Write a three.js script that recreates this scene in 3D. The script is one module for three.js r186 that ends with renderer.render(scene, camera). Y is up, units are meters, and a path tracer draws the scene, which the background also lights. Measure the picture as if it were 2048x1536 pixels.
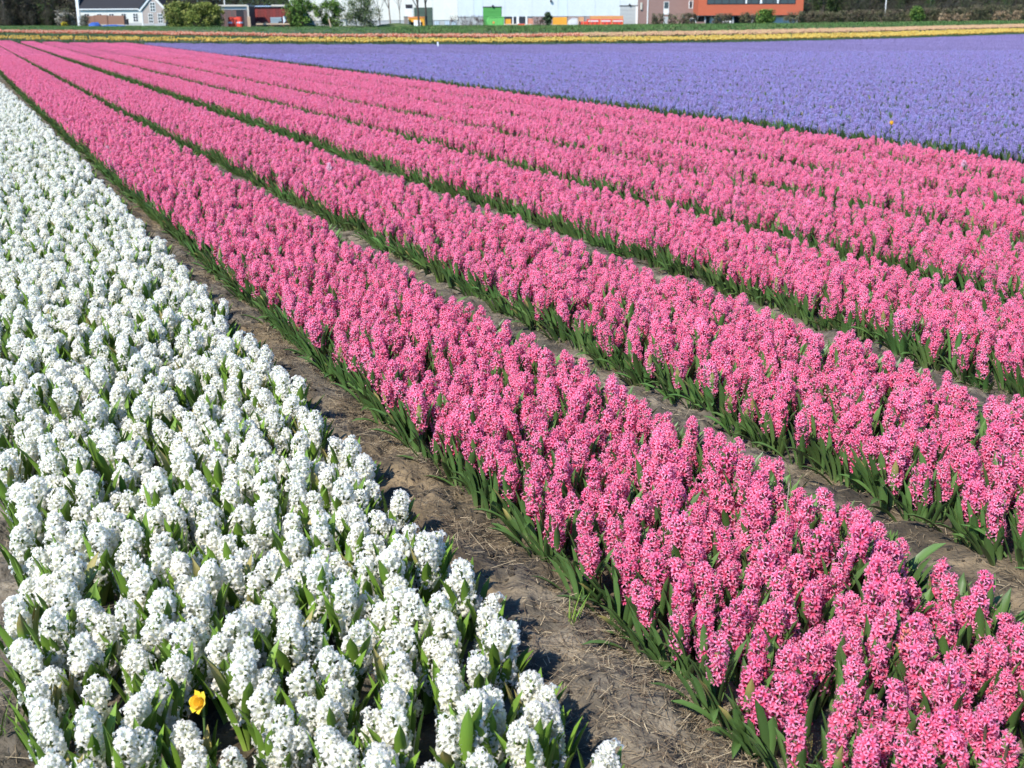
import * as THREE from 'three';
import { Sky } from 'three/addons/objects/Sky.js';
import { mergeGeometries } from 'three/addons/utils/BufferGeometryUtils.js';

// ---------------------------------------------------------------- camera, sky, sun, exposure
const V3 = THREE.Vector3;
const EYE = 1.75, YAW = 24.0 * Math.PI / 180, PITCH = 16.977 * Math.PI / 180, ROLL = 0.0051, F = 2400;
const scene = new THREE.Scene();
const fwdH = new V3(Math.sin(YAW), 0, -Math.cos(YAW)), right = new V3(Math.cos(YAW), 0, Math.sin(YAW)), UPV = new V3(0, 1, 0);
const camF = fwdH.clone().multiplyScalar(Math.cos(PITCH)).addScaledVector(UPV, -Math.sin(PITCH));
const camU0 = UPV.clone().multiplyScalar(Math.cos(PITCH)).addScaledVector(fwdH, Math.sin(PITCH));
const camR = right.clone().multiplyScalar(Math.cos(ROLL)).addScaledVector(camU0, -Math.sin(ROLL));
const camU = camU0.clone().multiplyScalar(Math.cos(ROLL)).addScaledVector(right, Math.sin(ROLL));
const camera = new THREE.PerspectiveCamera(2 * Math.atan(768 / F) * 180 / Math.PI, 4 / 3, 0.1, 4000);
camera.position.set(0, EYE, 0);
camera.up.copy(camU);
camera.lookAt(camera.position.clone().add(camF));
camera.focus = 4.4; camera.userData.fStop = 7.1;

const sunDir = right.clone().multiplyScalar(-0.60).addScaledVector(fwdH, -0.80).multiplyScalar(Math.cos(0.76)).addScaledVector(UPV, Math.sin(0.76)).normalize();
const sky = new Sky(); sky.scale.setScalar(3000); sky.name = 'sky';
const su = sky.material.uniforms;
su.sunPosition.value.copy(sunDir); su.turbidity.value = 3; su.rayleigh.value = 0.9; su.mieCoefficient.value = 0.004; su.mieDirectionalG.value = 0.8;
su.cloudCoverage.value = 0;
scene.add(sky);
scene.environmentIntensity = 0.23;
const sun = new THREE.DirectionalLight(new THREE.Color(1, 0.93, 0.82), 4.4);
sun.position.copy(sunDir).multiplyScalar(80); sun.target.position.set(0, 0, 0);
sun.castShadow = true; sun.shadow.mapSize.set(4096, 4096); sun.shadow.radius = 1;
Object.assign(sun.shadow.camera, { left: -120, right: 120, top: 120, bottom: -120, near: 1, far: 400 });
scene.add(sun, sun.target);
const renderer = new THREE.WebGLRenderer({ antialias: true });
renderer.setSize(1024, 768); renderer.shadowMap.enabled = true;
renderer.toneMapping = THREE.LinearToneMapping; renderer.toneMappingExposure = 1.62;

// ---------------------------------------------------------------- helpers
function rng(seed) { let a = seed >>> 0; return () => { a = (a + 0x6d2b79f5) | 0; let t = Math.imul(a ^ (a >>> 15), 1 | a); t = (t + Math.imul(t ^ (t >>> 7), 61 | t)) ^ t; return ((t ^ (t >>> 14)) >>> 0) / 4294967296; }; }
const lerp = (a, b, t) => a + (b - a) * t, clamp = (x, a, b) => Math.min(b, Math.max(a, x));
const smooth = (a, b, x) => { const t = clamp((x - a) / (b - a), 0, 1); return t * t * (3 - 2 * t); };
const hash = (i, j) => { let h = Math.imul(i, 374761393) + Math.imul(j, 668265263) | 0; h = Math.imul(h ^ (h >>> 13), 1274126177); return ((h ^ (h >>> 16)) >>> 0) / 4294967296; };
function noise(x, y) { const i = Math.floor(x), j = Math.floor(y), u = x - i, v = y - j, a = u * u * (3 - 2 * u), b = v * v * (3 - 2 * v); return lerp(lerp(hash(i, j), hash(i + 1, j), a), lerp(hash(i, j + 1), hash(i + 1, j + 1), a), b) * 2 - 1; }
const fbm = (x, y, n = 4) => { let s = 0, a = 0.5; for (let k = 0; k < n; k++) { s += a * noise(x, y); x = x * 2.03 + 17.1; y = y * 2.03 + 5.7; a *= 0.5; } return s; };
function poly(pts, x) { if (x <= pts[0][0]) return pts[0][1]; for (let k = 1; k < pts.length; k++) if (x <= pts[k][0]) return lerp(pts[k - 1][1], pts[k][1], (x - pts[k - 1][0]) / (pts[k][0] - pts[k - 1][0])); return pts[pts.length - 1][1]; }
const used = new Map();
function numbered(n) { const k = used.get(n) ?? 0; used.set(n, k + 1); return k ? n + '_' + String(k).padStart(3, '0') : n; }
function tag(o, label, category, group, kind) { if (label) o.userData.label = label; if (category) o.userData.category = category; if (group) o.userData.group = group; if (kind) o.userData.kind = kind; return o; }
function thing(name, pos, label, category, group, turn = 0) { const g = new THREE.Group(); g.name = numbered(name); g.position.copy(pos); g.rotation.y = turn; scene.add(g); return tag(g, label, category, group); }
function part(parent, name, geo, m, label) { const o = new THREE.Mesh(geo, m); o.name = name; o.castShadow = o.receiveShadow = true; parent.add(o); if (label) o.userData.label = label; return o; }
// collects triangles with colours
class MB {
  constructor() { this.p = []; this.c = []; this.i = []; }
  v(x, y, z, c) { this.p.push(x, y, z); this.c.push(c[0], c[1], c[2]); return this.p.length / 3 - 1; }
  t(a, b, c) { this.i.push(a, b, c); }
  q(a, b, c, d) { this.i.push(a, b, c, a, c, d); }
  tri(a, b, c, col) { this.t(this.v(a.x, a.y, a.z, col), this.v(b.x, b.y, b.z, col), this.v(c.x, c.y, c.z, col)); }
  tube(a, b, ra, rb, ca, cb, n = 5) {
    const d = new V3().subVectors(b, a).normalize(), u = new V3(Math.abs(d.y) > 0.9 ? 1 : 0, Math.abs(d.y) > 0.9 ? 0 : 1, 0).cross(d).normalize(), w = new V3().crossVectors(d, u), s = this.p.length / 3;
    for (let k = 0; k < n; k++) { const t = k / n * 2 * Math.PI, c = Math.cos(t), q = Math.sin(t);
      this.v(a.x + ra * (c * u.x + q * w.x), a.y + ra * (c * u.y + q * w.y), a.z + ra * (c * u.z + q * w.z), ca);
      this.v(b.x + rb * (c * u.x + q * w.x), b.y + rb * (c * u.y + q * w.y), b.z + rb * (c * u.z + q * w.z), cb); }
    for (let k = 0; k < n; k++) { const k2 = (k + 1) % n; this.q(s + 2 * k, s + 2 * k2, s + 2 * k2 + 1, s + 2 * k + 1); }
  }
  geo(flat) {
    let g = new THREE.BufferGeometry();
    g.setAttribute('position', new THREE.Float32BufferAttribute(this.p, 3)); g.setAttribute('color', new THREE.Float32BufferAttribute(this.c, 3)); g.setIndex(this.i);
    if (flat) g = g.toNonIndexed();
    g.computeVertexNormals(); return g;
  }
}
const shade = (c, k) => [c[0] * k, c[1] * k, c[2] * k], mixc = (a, b, t) => [lerp(a[0], b[0], t), lerp(a[1], b[1], t), lerp(a[2], b[2], t)];
const project = (x, y, z) => { const dx = x, dy = y - EYE, dz = z, D = dx * camF.x + dy * camF.y + dz * camF.z; return [1024 + F * (dx * camR.x + dy * camR.y + dz * camR.z) / D, 768 - F * (dx * camU.x + dy * camU.y + dz * camU.z) / D, D]; };
const rayAt = (px, py, D) => camF.clone().multiplyScalar(D).addScaledVector(camR, (px - 1024) / F * D).addScaledVector(camU, -(py - 768) / F * D).add(camera.position);
const onGround = (px, py, h = 0) => { const d = camF.clone().multiplyScalar(F).addScaledVector(camR, px - 1024).addScaledVector(camU, -(py - 768)); return camera.position.clone().addScaledVector(d, (h - EYE) / d.y); };

// ---------------------------------------------------------------- lie of the land
// far edge of the hyacinth field: [X, distance along the rows]
const EDGE = [[-60, 118], [3.3, 105], [5.5, 98.2], [8.1, 91.5], [11, 88.5], [17.3, 78.3], [23.7, 72.5], [29.9, 67.2], [37.3, 64.9], [46.6, 65], [59.4, 68.2], [81.4, 77.6], [113, 92], [200, 120]];
const edge = (X) => poly(EDGE, X);
const bearing = (X, s) => { const q = X * Math.sin(YAW) + s * Math.cos(YAW), r = X * Math.cos(YAW) - s * Math.sin(YAW); return q > 5 ? r / q : 0; };
function land(X, s) {   // slow rise beyond the field
  const d = s - edge(X); if (d < -1) return 0;
  const c = bearing(X, s);
  const A = poly([[-0.5, 0.42], [-0.35, 0.40], [-0.15, 0.2], [0, 0.16], [0.2, 0.17], [0.45, 0.22]], c), B = poly([[-0.5, 0.24], [-0.2, 0.12], [0, 0.05], [0.2, 0.18], [0.45, 0.5]], c);
  return A * smooth(0, 6.5, d) + B * smooth(6, 60, d);
}
// edges of the beds: near X and X far down the row
const BEND = (s) => 1 - Math.exp(-Math.max(0, s - 1) / 16);
const E2 = (n, f) => (s) => lerp(n, f, BEND(s));
const BEDS = {
  white: { L: E2(-0.03, -0.1), R: (s) => 1.165 - 0.035 * (1 - smooth(1.8, 3, s)) - 0.26 * smooth(12, 42, s) },
  pink: [
    { L: E2(1.60, 1.26), R: E2(2.49, 2.45) }, { L: E2(2.93, 2.68), R: E2(3.90, 3.96) }, { L: E2(4.37, 4.5), R: E2(5.35, 5.41) },
    { L: E2(5.76, 5.80), R: E2(6.79, 6.87) }, { L: E2(7.15, 7.25), R: E2(8.10, 8.26) }, { L: E2(8.40, 8.5), R: E2(9.30, 9.57) }, { L: E2(9.56, 9.85), R: E2(10.28, 10.88) }],
};
const bump = (X, s, L, R) => { const t = (X - L) / (R - L); return t > 0 && t < 1 ? Math.sin(Math.PI * t) : 0; };
function soil(X, s) {
  let h = land(X, s);
  const near = 1 - smooth(14, 30, Math.hypot(X, s));
  if (near > 0 && X < 14 && X > -3) {
    const w = BEDS.white, P = BEDS.pink;
    let r = 0.045 * bump(X, s, w.R(s) - 0.05, P[0].L(s) + 0.05);
    for (let k = 0; k < 3; k++) r += 0.02 * bump(X, s, P[k].R(s), P[k + 1].L(s) + 0.03);
    const lum = fbm(X * 5.5, s * 4.2, 3) * 0.055, cl = Math.pow(Math.abs(noise(X * 13 + 3, s * 12)), 1.3) * 0.026 + (noise(X * 9 + 40, s * 8) > 0.35 ? 0.012 : 0), fine = fbm(X * 30, s * 27, 2) * 0.022;
    h += near * (r + lum + cl + fine - 0.005);
  }
  return h;
}

// ---------------------------------------------------------------- materials
function noiseTex(size, fn, srgb = true) {
  const d = new Uint8Array(size * size * 4);
  for (let y = 0; y < size; y++) for (let x = 0; x < size; x++) { const c = fn(x / size, y / size), o = (y * size + x) * 4; d[o] = clamp(c[0], 0, 1) * 255; d[o + 1] = clamp(c[1], 0, 1) * 255; d[o + 2] = clamp(c[2], 0, 1) * 255; d[o + 3] = 255; }
  const t = new THREE.DataTexture(d, size, size); t.wrapS = t.wrapT = THREE.RepeatWrapping; t.magFilter = THREE.LinearFilter; t.minFilter = THREE.LinearMipmapLinearFilter; t.generateMipmaps = true;
  if (srgb) t.colorSpace = THREE.SRGBColorSpace; t.needsUpdate = true; return t;
}
const tile = (u, v, n, seed) => { // noise that repeats over 0..1 with n cells
  const x = u * n, y = v * n, i = Math.floor(x), j = Math.floor(y), a = x - i, b = y - j, A = a * a * (3 - 2 * a), B = b * b * (3 - 2 * b), H = (p, q) => hash(((p % n) + n) % n + seed * 131, ((q % n) + n) % n + seed * 57);
  return lerp(lerp(H(i, j), H(i + 1, j), A), lerp(H(i, j + 1), H(i + 1, j + 1), A), B);
};
const tfbm = (u, v, n, seed, o = 5) => { let s = 0, a = 0.5; for (let k = 0; k < o; k++) { s += a * tile(u, v, n, seed + k); n *= 2; a *= 0.5; } return s; };
const soilTex = noiseTex(1024, (u, v) => { const k = tfbm(u, v, 6, 1, 7), g = tfbm(u, v, 24, 9, 5), s = 0.62 + 0.62 * (k - 0.5) + 0.5 * (g - 0.5); return [0.63 * s + 0.06 * g, 0.57 * s + 0.05 * g, 0.485 * s + 0.03 * g]; });
const soilBump = noiseTex(1024, (u, v) => { const k = tfbm(u, v, 20, 21, 6); return [k, k, k]; }, false);
const std = (c, r = 0.85, o = {}) => new THREE.MeshStandardMaterial({ color: new THREE.Color().setRGB(...c), roughness: r, ...o });
const M = {
  soil: new THREE.MeshStandardMaterial({ map: soilTex, bumpMap: soilBump, bumpScale: 0.03, roughness: 1, vertexColors: true }),
  petal: new THREE.MeshPhysicalMaterial({ vertexColors: true, roughness: 0.95, transmission: 0.38, thickness: 0, specularIntensity: 0.4, side: THREE.DoubleSide }),
  petalWhite: new THREE.MeshPhysicalMaterial({ vertexColors: true, roughness: 0.95, transmission: 0.58, thickness: 0, specularIntensity: 0.4, side: THREE.DoubleSide }),
  leaf: new THREE.MeshPhysicalMaterial({ vertexColors: true, roughness: 0.45, transmission: 0.0, thickness: 0, side: THREE.DoubleSide, specularIntensity: 0.7 }),
  plant: new THREE.MeshStandardMaterial({ vertexColors: true, roughness: 0.85, side: THREE.DoubleSide }),
  straw: new THREE.MeshStandardMaterial({ vertexColors: true, roughness: 0.8, side: THREE.DoubleSide }),
};
M.soil.map.repeat.set(0.7, 0.7); M.soil.bumpMap.repeat.set(1.3, 1.3);

// ---------------------------------------------------------------- ground, one sheet to the horizon
function grid(xs, ss, hf, cf, lift = 0, keep = null) {
  const n = xs.length, m = ss.length, p = new Float32Array(n * m * 3), uv = new Float32Array(n * m * 2), c = new Float32Array(n * m * 3), idx = [];
  for (let j = 0; j < m; j++) for (let i = 0; i < n; i++) { const k = j * n + i; p[3 * k] = xs[i]; p[3 * k + 1] = hf(xs[i], ss[j]) + lift; p[3 * k + 2] = -ss[j]; uv[2 * k] = xs[i]; uv[2 * k + 1] = ss[j]; const q = cf(xs[i], ss[j]); c[3 * k] = q[0]; c[3 * k + 1] = q[1]; c[3 * k + 2] = q[2]; }
  for (let j = 0; j < m - 1; j++) for (let i = 0; i < n - 1; i++) { if (keep && !keep((xs[i] + xs[i + 1]) / 2, (ss[j] + ss[j + 1]) / 2)) continue; const a = j * n + i; idx.push(a, a + 1, a + n + 1, a, a + n + 1, a + n); }
  const g = new THREE.BufferGeometry(); g.setAttribute('position', new THREE.BufferAttribute(p, 3)); g.setAttribute('uv', new THREE.BufferAttribute(uv, 2)); g.setAttribute('color', new THREE.BufferAttribute(c, 3)); g.setIndex(idx); g.computeVertexNormals(); return g;
}
const xs = [], ss = [];
for (let x = -2600, st; x < -1.6; x += st) { xs.push(x); st = Math.max(0.1, -(x + 1.6) * 0.12); }
for (let x = -1.6; x < 5.4; x += 0.033) xs.push(x);
for (let x = 5.4, st = 0.05; x < 2600; x += st) { xs.push(x); st = Math.min(st * 1.05, x > 140 ? 400 : 4); }
for (let s = -2000, st; s < 0.4; s += st) { ss.push(s); st = Math.max(0.1, -(s - 0.4) * 0.25); }
for (let s = 0.4; s < 7; s += 0.035) ss.push(s);
for (let s = 7, st = 0.037; s < 2600; s += st) { ss.push(s); st = Math.min(st * 1.025, s > 330 ? 400 : 3); }
{
  const g = grid(xs, ss, soil, (X, s) => {
    const near = Math.hypot(X, s) < 40, k = near ? 0.86 + 0.5 * fbm(X * 2.1 + 9, s * 1.7, 3) : 0.9;
    const w = near ? smooth(0.0, 0.25, fbm(X * 3.1 - 4, s * 1.2 + 3, 3)) * (X < 1.75 ? 1 : 0.7) : 0; // mulch browns the soil
    return [k * lerp(0.95, 0.84, w), k * lerp(0.98, 0.77, w), k * lerp(1.02, 0.64, w)];
  });
  const o = new THREE.Mesh(g, M.soil); o.name = 'ground'; o.receiveShadow = true; scene.add(o); tag(o, 'bare grey brown field soil under and between the flower beds', 'ground', null, 'structure');
}

// ---------------------------------------------------------------- hyacinth shapes
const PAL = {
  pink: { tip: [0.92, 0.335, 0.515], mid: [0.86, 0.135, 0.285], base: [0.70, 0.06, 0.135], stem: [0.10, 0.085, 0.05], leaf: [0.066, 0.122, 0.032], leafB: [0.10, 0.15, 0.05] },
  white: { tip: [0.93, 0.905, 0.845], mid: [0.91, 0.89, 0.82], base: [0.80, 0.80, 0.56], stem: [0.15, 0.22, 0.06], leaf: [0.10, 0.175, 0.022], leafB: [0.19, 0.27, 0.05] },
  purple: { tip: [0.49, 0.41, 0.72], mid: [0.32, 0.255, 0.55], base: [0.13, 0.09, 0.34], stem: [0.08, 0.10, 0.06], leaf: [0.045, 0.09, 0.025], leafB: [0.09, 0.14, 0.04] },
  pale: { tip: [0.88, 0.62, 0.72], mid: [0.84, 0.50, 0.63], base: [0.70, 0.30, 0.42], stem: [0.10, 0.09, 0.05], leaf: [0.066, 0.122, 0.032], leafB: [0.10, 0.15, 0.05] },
  coral: { tip: [0.86, 0.30, 0.20], mid: [0.78, 0.24, 0.16], base: [0.55, 0.30, 0.10], stem: [0.10, 0.09, 0.05], leaf: [0.066, 0.122, 0.032], leafB: [0.10, 0.15, 0.05] },
};
const SHAPE = { // axial height and radial reach of a tepal's stations, half widths, tube length
  pink: { a: [0, 0.0068, 0.0070, -0.0022], r: [0.0029, 0.0080, 0.0145, 0.0208], w: [0.0019, 0.0030, 0.0022], L: 0.0150, k: 0.95 },
  white: { a: [0, 0.0064, 0.0074, 0.0010], r: [0.0030, 0.0080, 0.0135, 0.0178], w: [0.0024, 0.0042, 0.0036], L: 0.0160, k: 1.15 },
};
SHAPE.purple = SHAPE.pale = SHAPE.pink; SHAPE.coral = SHAPE.pink;
function floret(mb, kind, o, dir, sc, R, spin) {
  const P = PAL[kind], S = SHAPE[kind], w = dir, u = new V3(Math.abs(w.y) > 0.9 ? 1 : 0, Math.abs(w.y) > 0.9 ? 0 : 1, 0).cross(w).normalize(), v = new V3().crossVectors(w, u), tone = 0.92 + 0.16 * R();
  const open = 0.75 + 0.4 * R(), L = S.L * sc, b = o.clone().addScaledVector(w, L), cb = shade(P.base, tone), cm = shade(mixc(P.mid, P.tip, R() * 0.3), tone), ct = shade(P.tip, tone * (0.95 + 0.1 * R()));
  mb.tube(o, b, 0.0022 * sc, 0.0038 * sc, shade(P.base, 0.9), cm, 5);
  for (let k = 0; k < 6; k++) {
    const an = spin + k * Math.PI / 3 + (R() - 0.5) * 0.22, ca = Math.cos(an), sa = Math.sin(an), op = open * (0.85 + 0.3 * R()) * (k % 2 ? 1 : 0.92), len = 0.9 + 0.22 * R();
    const ex = ca * u.x + sa * v.x, ey = ca * u.y + sa * v.y, ez = ca * u.z + sa * v.z, tx = -sa * u.x + ca * v.x, ty = -sa * u.y + ca * v.y, tz = -sa * u.z + ca * v.z, ids = [];
    for (let q = 0; q < 4; q++) {
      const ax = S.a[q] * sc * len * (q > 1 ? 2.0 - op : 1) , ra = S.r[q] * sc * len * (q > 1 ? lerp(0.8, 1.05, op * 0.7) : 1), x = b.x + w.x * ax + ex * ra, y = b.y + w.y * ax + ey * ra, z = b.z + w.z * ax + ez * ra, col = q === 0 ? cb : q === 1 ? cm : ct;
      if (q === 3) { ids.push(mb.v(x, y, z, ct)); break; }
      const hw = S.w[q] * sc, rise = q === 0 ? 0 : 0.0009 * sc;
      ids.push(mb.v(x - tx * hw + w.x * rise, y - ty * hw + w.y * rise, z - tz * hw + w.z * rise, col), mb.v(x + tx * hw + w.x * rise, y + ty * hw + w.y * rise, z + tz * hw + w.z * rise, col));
    }
    mb.q(ids[0], ids[1], ids[3], ids[2]); mb.q(ids[2], ids[3], ids[5], ids[4]); mb.t(ids[4], ids[5], ids[6]);
  }
}
function bud(mb, kind, o, dir, sc, R) { // closed floret
  const P = PAL[kind], m = o.clone().addScaledVector(dir, 0.011 * sc), e = o.clone().addScaledVector(dir, 0.021 * sc), c = shade(P.tip, 0.85 + 0.3 * R());
  mb.tube(o, m, 0.002 * sc, 0.0052 * sc, P.base, c, 6); mb.tube(m, e, 0.0052 * sc, 0.0006, c, shade(P.mid, 0.9), 6);
}
const H0 = 0.088, H1 = 0.234;
function spikePlan(kind, R) { // where the florets of one spike sit
  const n = Math.round((kind === 'white' ? 50 : 40) + R() * 9 - 4), out = [], lean = (R() - 0.5) * 0.03, lean2 = (R() - 0.5) * 0.03;
  const axis = (y) => new V3(lean * (y / H1) ** 2, y, lean2 * (y / H1) ** 2);
  for (let k = 0; k < n; k++) {
    const t = (k + 0.5) / n, y = lerp(H0, H1 - 0.012, Math.pow(t, 0.95)), a = k * 2.39996 + (R() - 0.5) * 0.9, up = lerp(-0.30, 0.40, t) + Math.pow(t, 7) * 1.6 + (R() - 0.5) * (kind === 'white' ? 0.6 : 0.95);
    const d = new V3(Math.cos(a), up, Math.sin(a)).normalize(), sc = lerp(1.12, 0.80, t) * (t > 0.95 ? 0.78 : 1) * (0.80 + 0.40 * R()) * SHAPE[kind].k;
    out.push({ o: axis(y).addScaledVector(d, 0.000 + 0.011 * R()), d, sc, spin: R() * 6.28 });
  }
  return { out, axis };
}
function stemGeo(mb, kind, axis) { const P = PAL[kind], pts = [0, 0.06, 0.12, 0.18, H1 - 0.012]; for (let k = 0; k < 4; k++) mb.tube(axis(pts[k]), axis(pts[k + 1]), lerp(0.0062, 0.003, k / 4), lerp(0.0062, 0.003, (k + 1) / 4), k ? P.stem : P.leafB, P.stem, 6); }
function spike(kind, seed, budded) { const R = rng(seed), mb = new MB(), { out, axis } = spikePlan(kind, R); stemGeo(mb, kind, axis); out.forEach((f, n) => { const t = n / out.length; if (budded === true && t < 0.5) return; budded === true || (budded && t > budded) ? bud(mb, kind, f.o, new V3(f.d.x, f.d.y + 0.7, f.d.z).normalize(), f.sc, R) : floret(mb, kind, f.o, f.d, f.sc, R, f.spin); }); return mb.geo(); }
function strap(mb, P, R, az, lean, len, wid, bow, base = 0.012) { // one channelled strap leaf
  const ca = Math.cos(az), sa = Math.sin(az), n = 6, ids = []; let x = base, y = -0.01, an = lean;
  const old = R(), tone = 0.7 + 0.65 * R(), tw = (R() - 0.5) * 0.5;
  for (let k = 0; k <= n; k++) {
    const t = k / n, hw = wid * 0.5 * (t < 0.55 ? lerp(0.62, 1, t / 0.55) : Math.sqrt(Math.max(0, 1 - ((t - 0.55) / 0.45) ** 2))) + 0.0002, ch = hw * 0.55, tq = tw * t, c = shade(mixc(P.leafB, P.leaf, smooth(0, 0.35, t)), tone), c2 = shade(c, 1.25);
    if (old > 0.955 && t > 0.75) { c[0] = 0.26; c[1] = 0.22; c[2] = 0.07; c2[0] = 0.28; c2[1] = 0.24; c2[2] = 0.08; }
    const nx = -Math.cos(an), ny = Math.sin(an), sx = Math.cos(tq), so = Math.sin(tq);
    const pt = (side, dep) => { const lx = x + nx * (dep + side * so), ly = y + ny * (dep + side * so), lz = side * sx; return [ca * lx - sa * lz, ly, sa * lx + ca * lz]; };
    ids.push([mb.v(...pt(-hw, ch), c), mb.v(...pt(0, 0), c2), mb.v(...pt(hw, ch), c)]);
    x += Math.sin(an) * len / n; y += Math.cos(an) * len / n; an += bow / n;
  }
  for (let k = 0; k < n; k++) { const a = ids[k], b = ids[k + 1]; mb.q(a[0], a[1], b[1], b[0]); mb.q(a[1], a[2], b[2], b[1]); }
}
function leafSpecs(kind, R, side) { // side: leaves splay towards -X
  const out = [], white = kind === 'white', n = (white ? 5 : 4) + (R() < 0.5 ? 1 : 0);
  for (let k = 0; k < n; k++) out.push([k / n * 6.283 + R() * 0.9, 0.06 + 0.22 * R(), (white ? 0.19 : 0.165) + 0.065 * R(), (white ? 0.027 : 0.023) + 0.009 * R(), 0.05 + 0.3 * R()]);
  if (side && white) for (let k = 0; k < 2; k++) out.push([Math.PI + (R() - 0.5) * 2, 0.25 + 0.3 * R(), 0.16 + 0.06 * R(), 0.026, 0.2 * R()]);
  if (side && kind === 'purple') for (let k = 0; k < 5; k++) out.push([Math.PI + (R() - 0.5) * 2.2, 0.12 + 0.35 * R(), 0.20 + 0.07 * R(), 0.028, 0.1 + 0.2 * R()]);
  if (side && kind === 'pink') for (let k = 0; k < 7; k++) out.push([Math.PI + (R() - 0.5) * 2.4, 0.16 + 0.5 * R(), 0.135 + 0.075 * R(), 0.019 + 0.015 * R(), R() < 0.14 ? 0.8 + 0.5 * R() : 0.05 + 0.4 * R(), 0.02 + 0.045 * R()]);
  return out;
}
const mats = {}; for (const k of Object.keys(PAL)) mats[k] = { spike: M.petal, leaf: M.leaf };
const NV = 8, lib = {};
for (const kind of ['pink', 'white', 'purple']) {
  lib[kind] = { spike: [], leaves: [], edge: [], plan: [] };
  for (let k = 0; k < NV; k++) {
    const R = rng(900 + k * 31 + kind.length * 7);
    lib[kind].spike.push(spike(kind, 100 + k * 17 + kind.length, k === 6 ? 0.86 : k === 7 ? 0.7 : 0));
    for (const side of [0, 1]) { const parts = leafSpecs(kind, R, side).map((a) => { const mb = new MB(); strap(mb, PAL[kind], R, ...a); return mb.geo(); }); (side ? lib[kind].edge : lib[kind].leaves).push({ parts, all: mergeGeometries(parts) }); }
  }
}
// floret by floret build of a spike, for the nearest plants
function spikeOfFlorets(kind, seed, variants) {
  const R = rng(seed), mb = new MB(), { out, axis } = spikePlan(kind, R); stemGeo(mb, kind, axis);
  const s = new THREE.Mesh(mb.geo(), M.leaf); s.name = 'flower_spike'; s.castShadow = s.receiveShadow = true;
  const Y = new V3(0, 1, 0);
  for (const f of out) { const m = new THREE.Mesh(variants[Math.floor(R() * variants.length)], kind === 'white' ? M.petalWhite : M.petal); m.name = 'floret'; m.castShadow = m.receiveShadow = true; m.position.copy(f.o); m.quaternion.setFromUnitVectors(Y, f.d).multiply(new THREE.Quaternion().setFromAxisAngle(Y, f.spin)); m.scale.setScalar(f.sc); s.add(m); }
  return s;
}
const floretLib = {};
for (const kind of ['pink', 'white']) floretLib[kind] = [1, 2, 3, 4, 5].map((k) => { const mb = new MB(); floret(mb, kind, new V3(), new V3(0, 1, 0), 1, rng(k * 71), 0); return mb.geo(); });

// ---------------------------------------------------------------- setting out the plants
const DAFF = onGround(402, 1412, 0.2);
function setOut(kind, bed, s0, s1, seed, name, rows = 11, pitch = 0.084) {
  const R = rng(seed), out = [];
  for (let s = s0; s < s1; s += pitch) for (let i = 0; i < rows; i++) {
    const j1 = R(), j2 = R(), j3 = R(), j4 = R(), j5 = R(), j6 = R();
    const L = bed.L(s) + (kind === 'pink' ? (name < 2 ? 0.072 : 0.055) : 0.055), W = bed.R(s) - (kind === 'white' ? 0.05 : 0.06), t = i / (rows - 1), x = lerp(L, W, t) + (j1 - 0.5) * 0.085, z = s + (i % 2) * pitch * 0.5 + (j2 - 0.5) * 0.10;
    if (j3 < (kind === 'purple' ? 0.09 : 0.05) || (kind === 'white' && Math.hypot(x - DAFF.x, z + DAFF.z - 0.035) < 0.065)) continue;
    const q = project(x, 0.13, -z); if (q[2] < 0.6) continue;
    const mg = q[2] < 8 ? 330 : 200; if (q[0] < -mg || q[0] > 2048 + mg || q[1] > 1536 + 420) continue;
    const sc = (0.90 + 0.19 * j4) * (1 + 0.05 * noise(x * 2.1, z * 2.1)) * (i === 0 || i === rows - 1 ? 0.96 : 1);
    out.push({ kind, name, row: i, x, s: z, D: q[2], inView: q[0] > 4 && q[0] < 2044 && q[1] < 1500 && q[1] > 0, side: i === 0 ? 1 : i === rows - 1 ? 2 : 0, sc, yaw: j5 * 6.283, tilt: 0.02 + 0.17 * j6 + (j5 > 0.9 ? 0.2 * j2 : 0), tdir: j4 * 39.7, v: j4 > 0.45 && j4 < 0.5 ? 6 + (j1 > 0.6 ? 1 : 0) : Math.floor(j1 * 42) % 6, vl: Math.floor(j2 * NV * 5) % NV, tone: j3 });
  }
  return out;
}
const FAR = 54;
const dEnd = (bed) => { for (let s = 6; s < 110; s += 0.46) if (project((bed.L(s) + bed.R(s)) / 2, 0.1, -s)[2] > FAR) return s; return 110; };
const plants = { white: setOut('white', BEDS.white, 0.9, 46, 11, 0, 11, 0.086), pink: [], purple: [] };
BEDS.pink.forEach((b, k) => { plants.pink.push(...setOut('pink', b, Math.max(0.9, (b.L(1) - 2) * 0.7), dEnd(b), 50 + k, k, k > 4 ? 10 : 11)); });
const purpleBeds = [];
for (let k = 0; k < 96; k++) { const L = (k ? 10.86 : 10.98) + k * 1.38 + (k ? 0.25 : 0), f = 0.62 * Math.exp(-k / 3); purpleBeds.push({ L: E2(L, L + f), R: E2(L + 1.14 + (k ? 0 : 0.25), L + 1.14 + f + (k ? 0 : 0.25)) }); }
purpleBeds.slice(0, 36).forEach((b, k) => { plants.purple.push(...setOut('purple', b, (b.L(1) - 3) * 0.7, dEnd(b), 150 + k, k, 10, 0.098)); });

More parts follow.
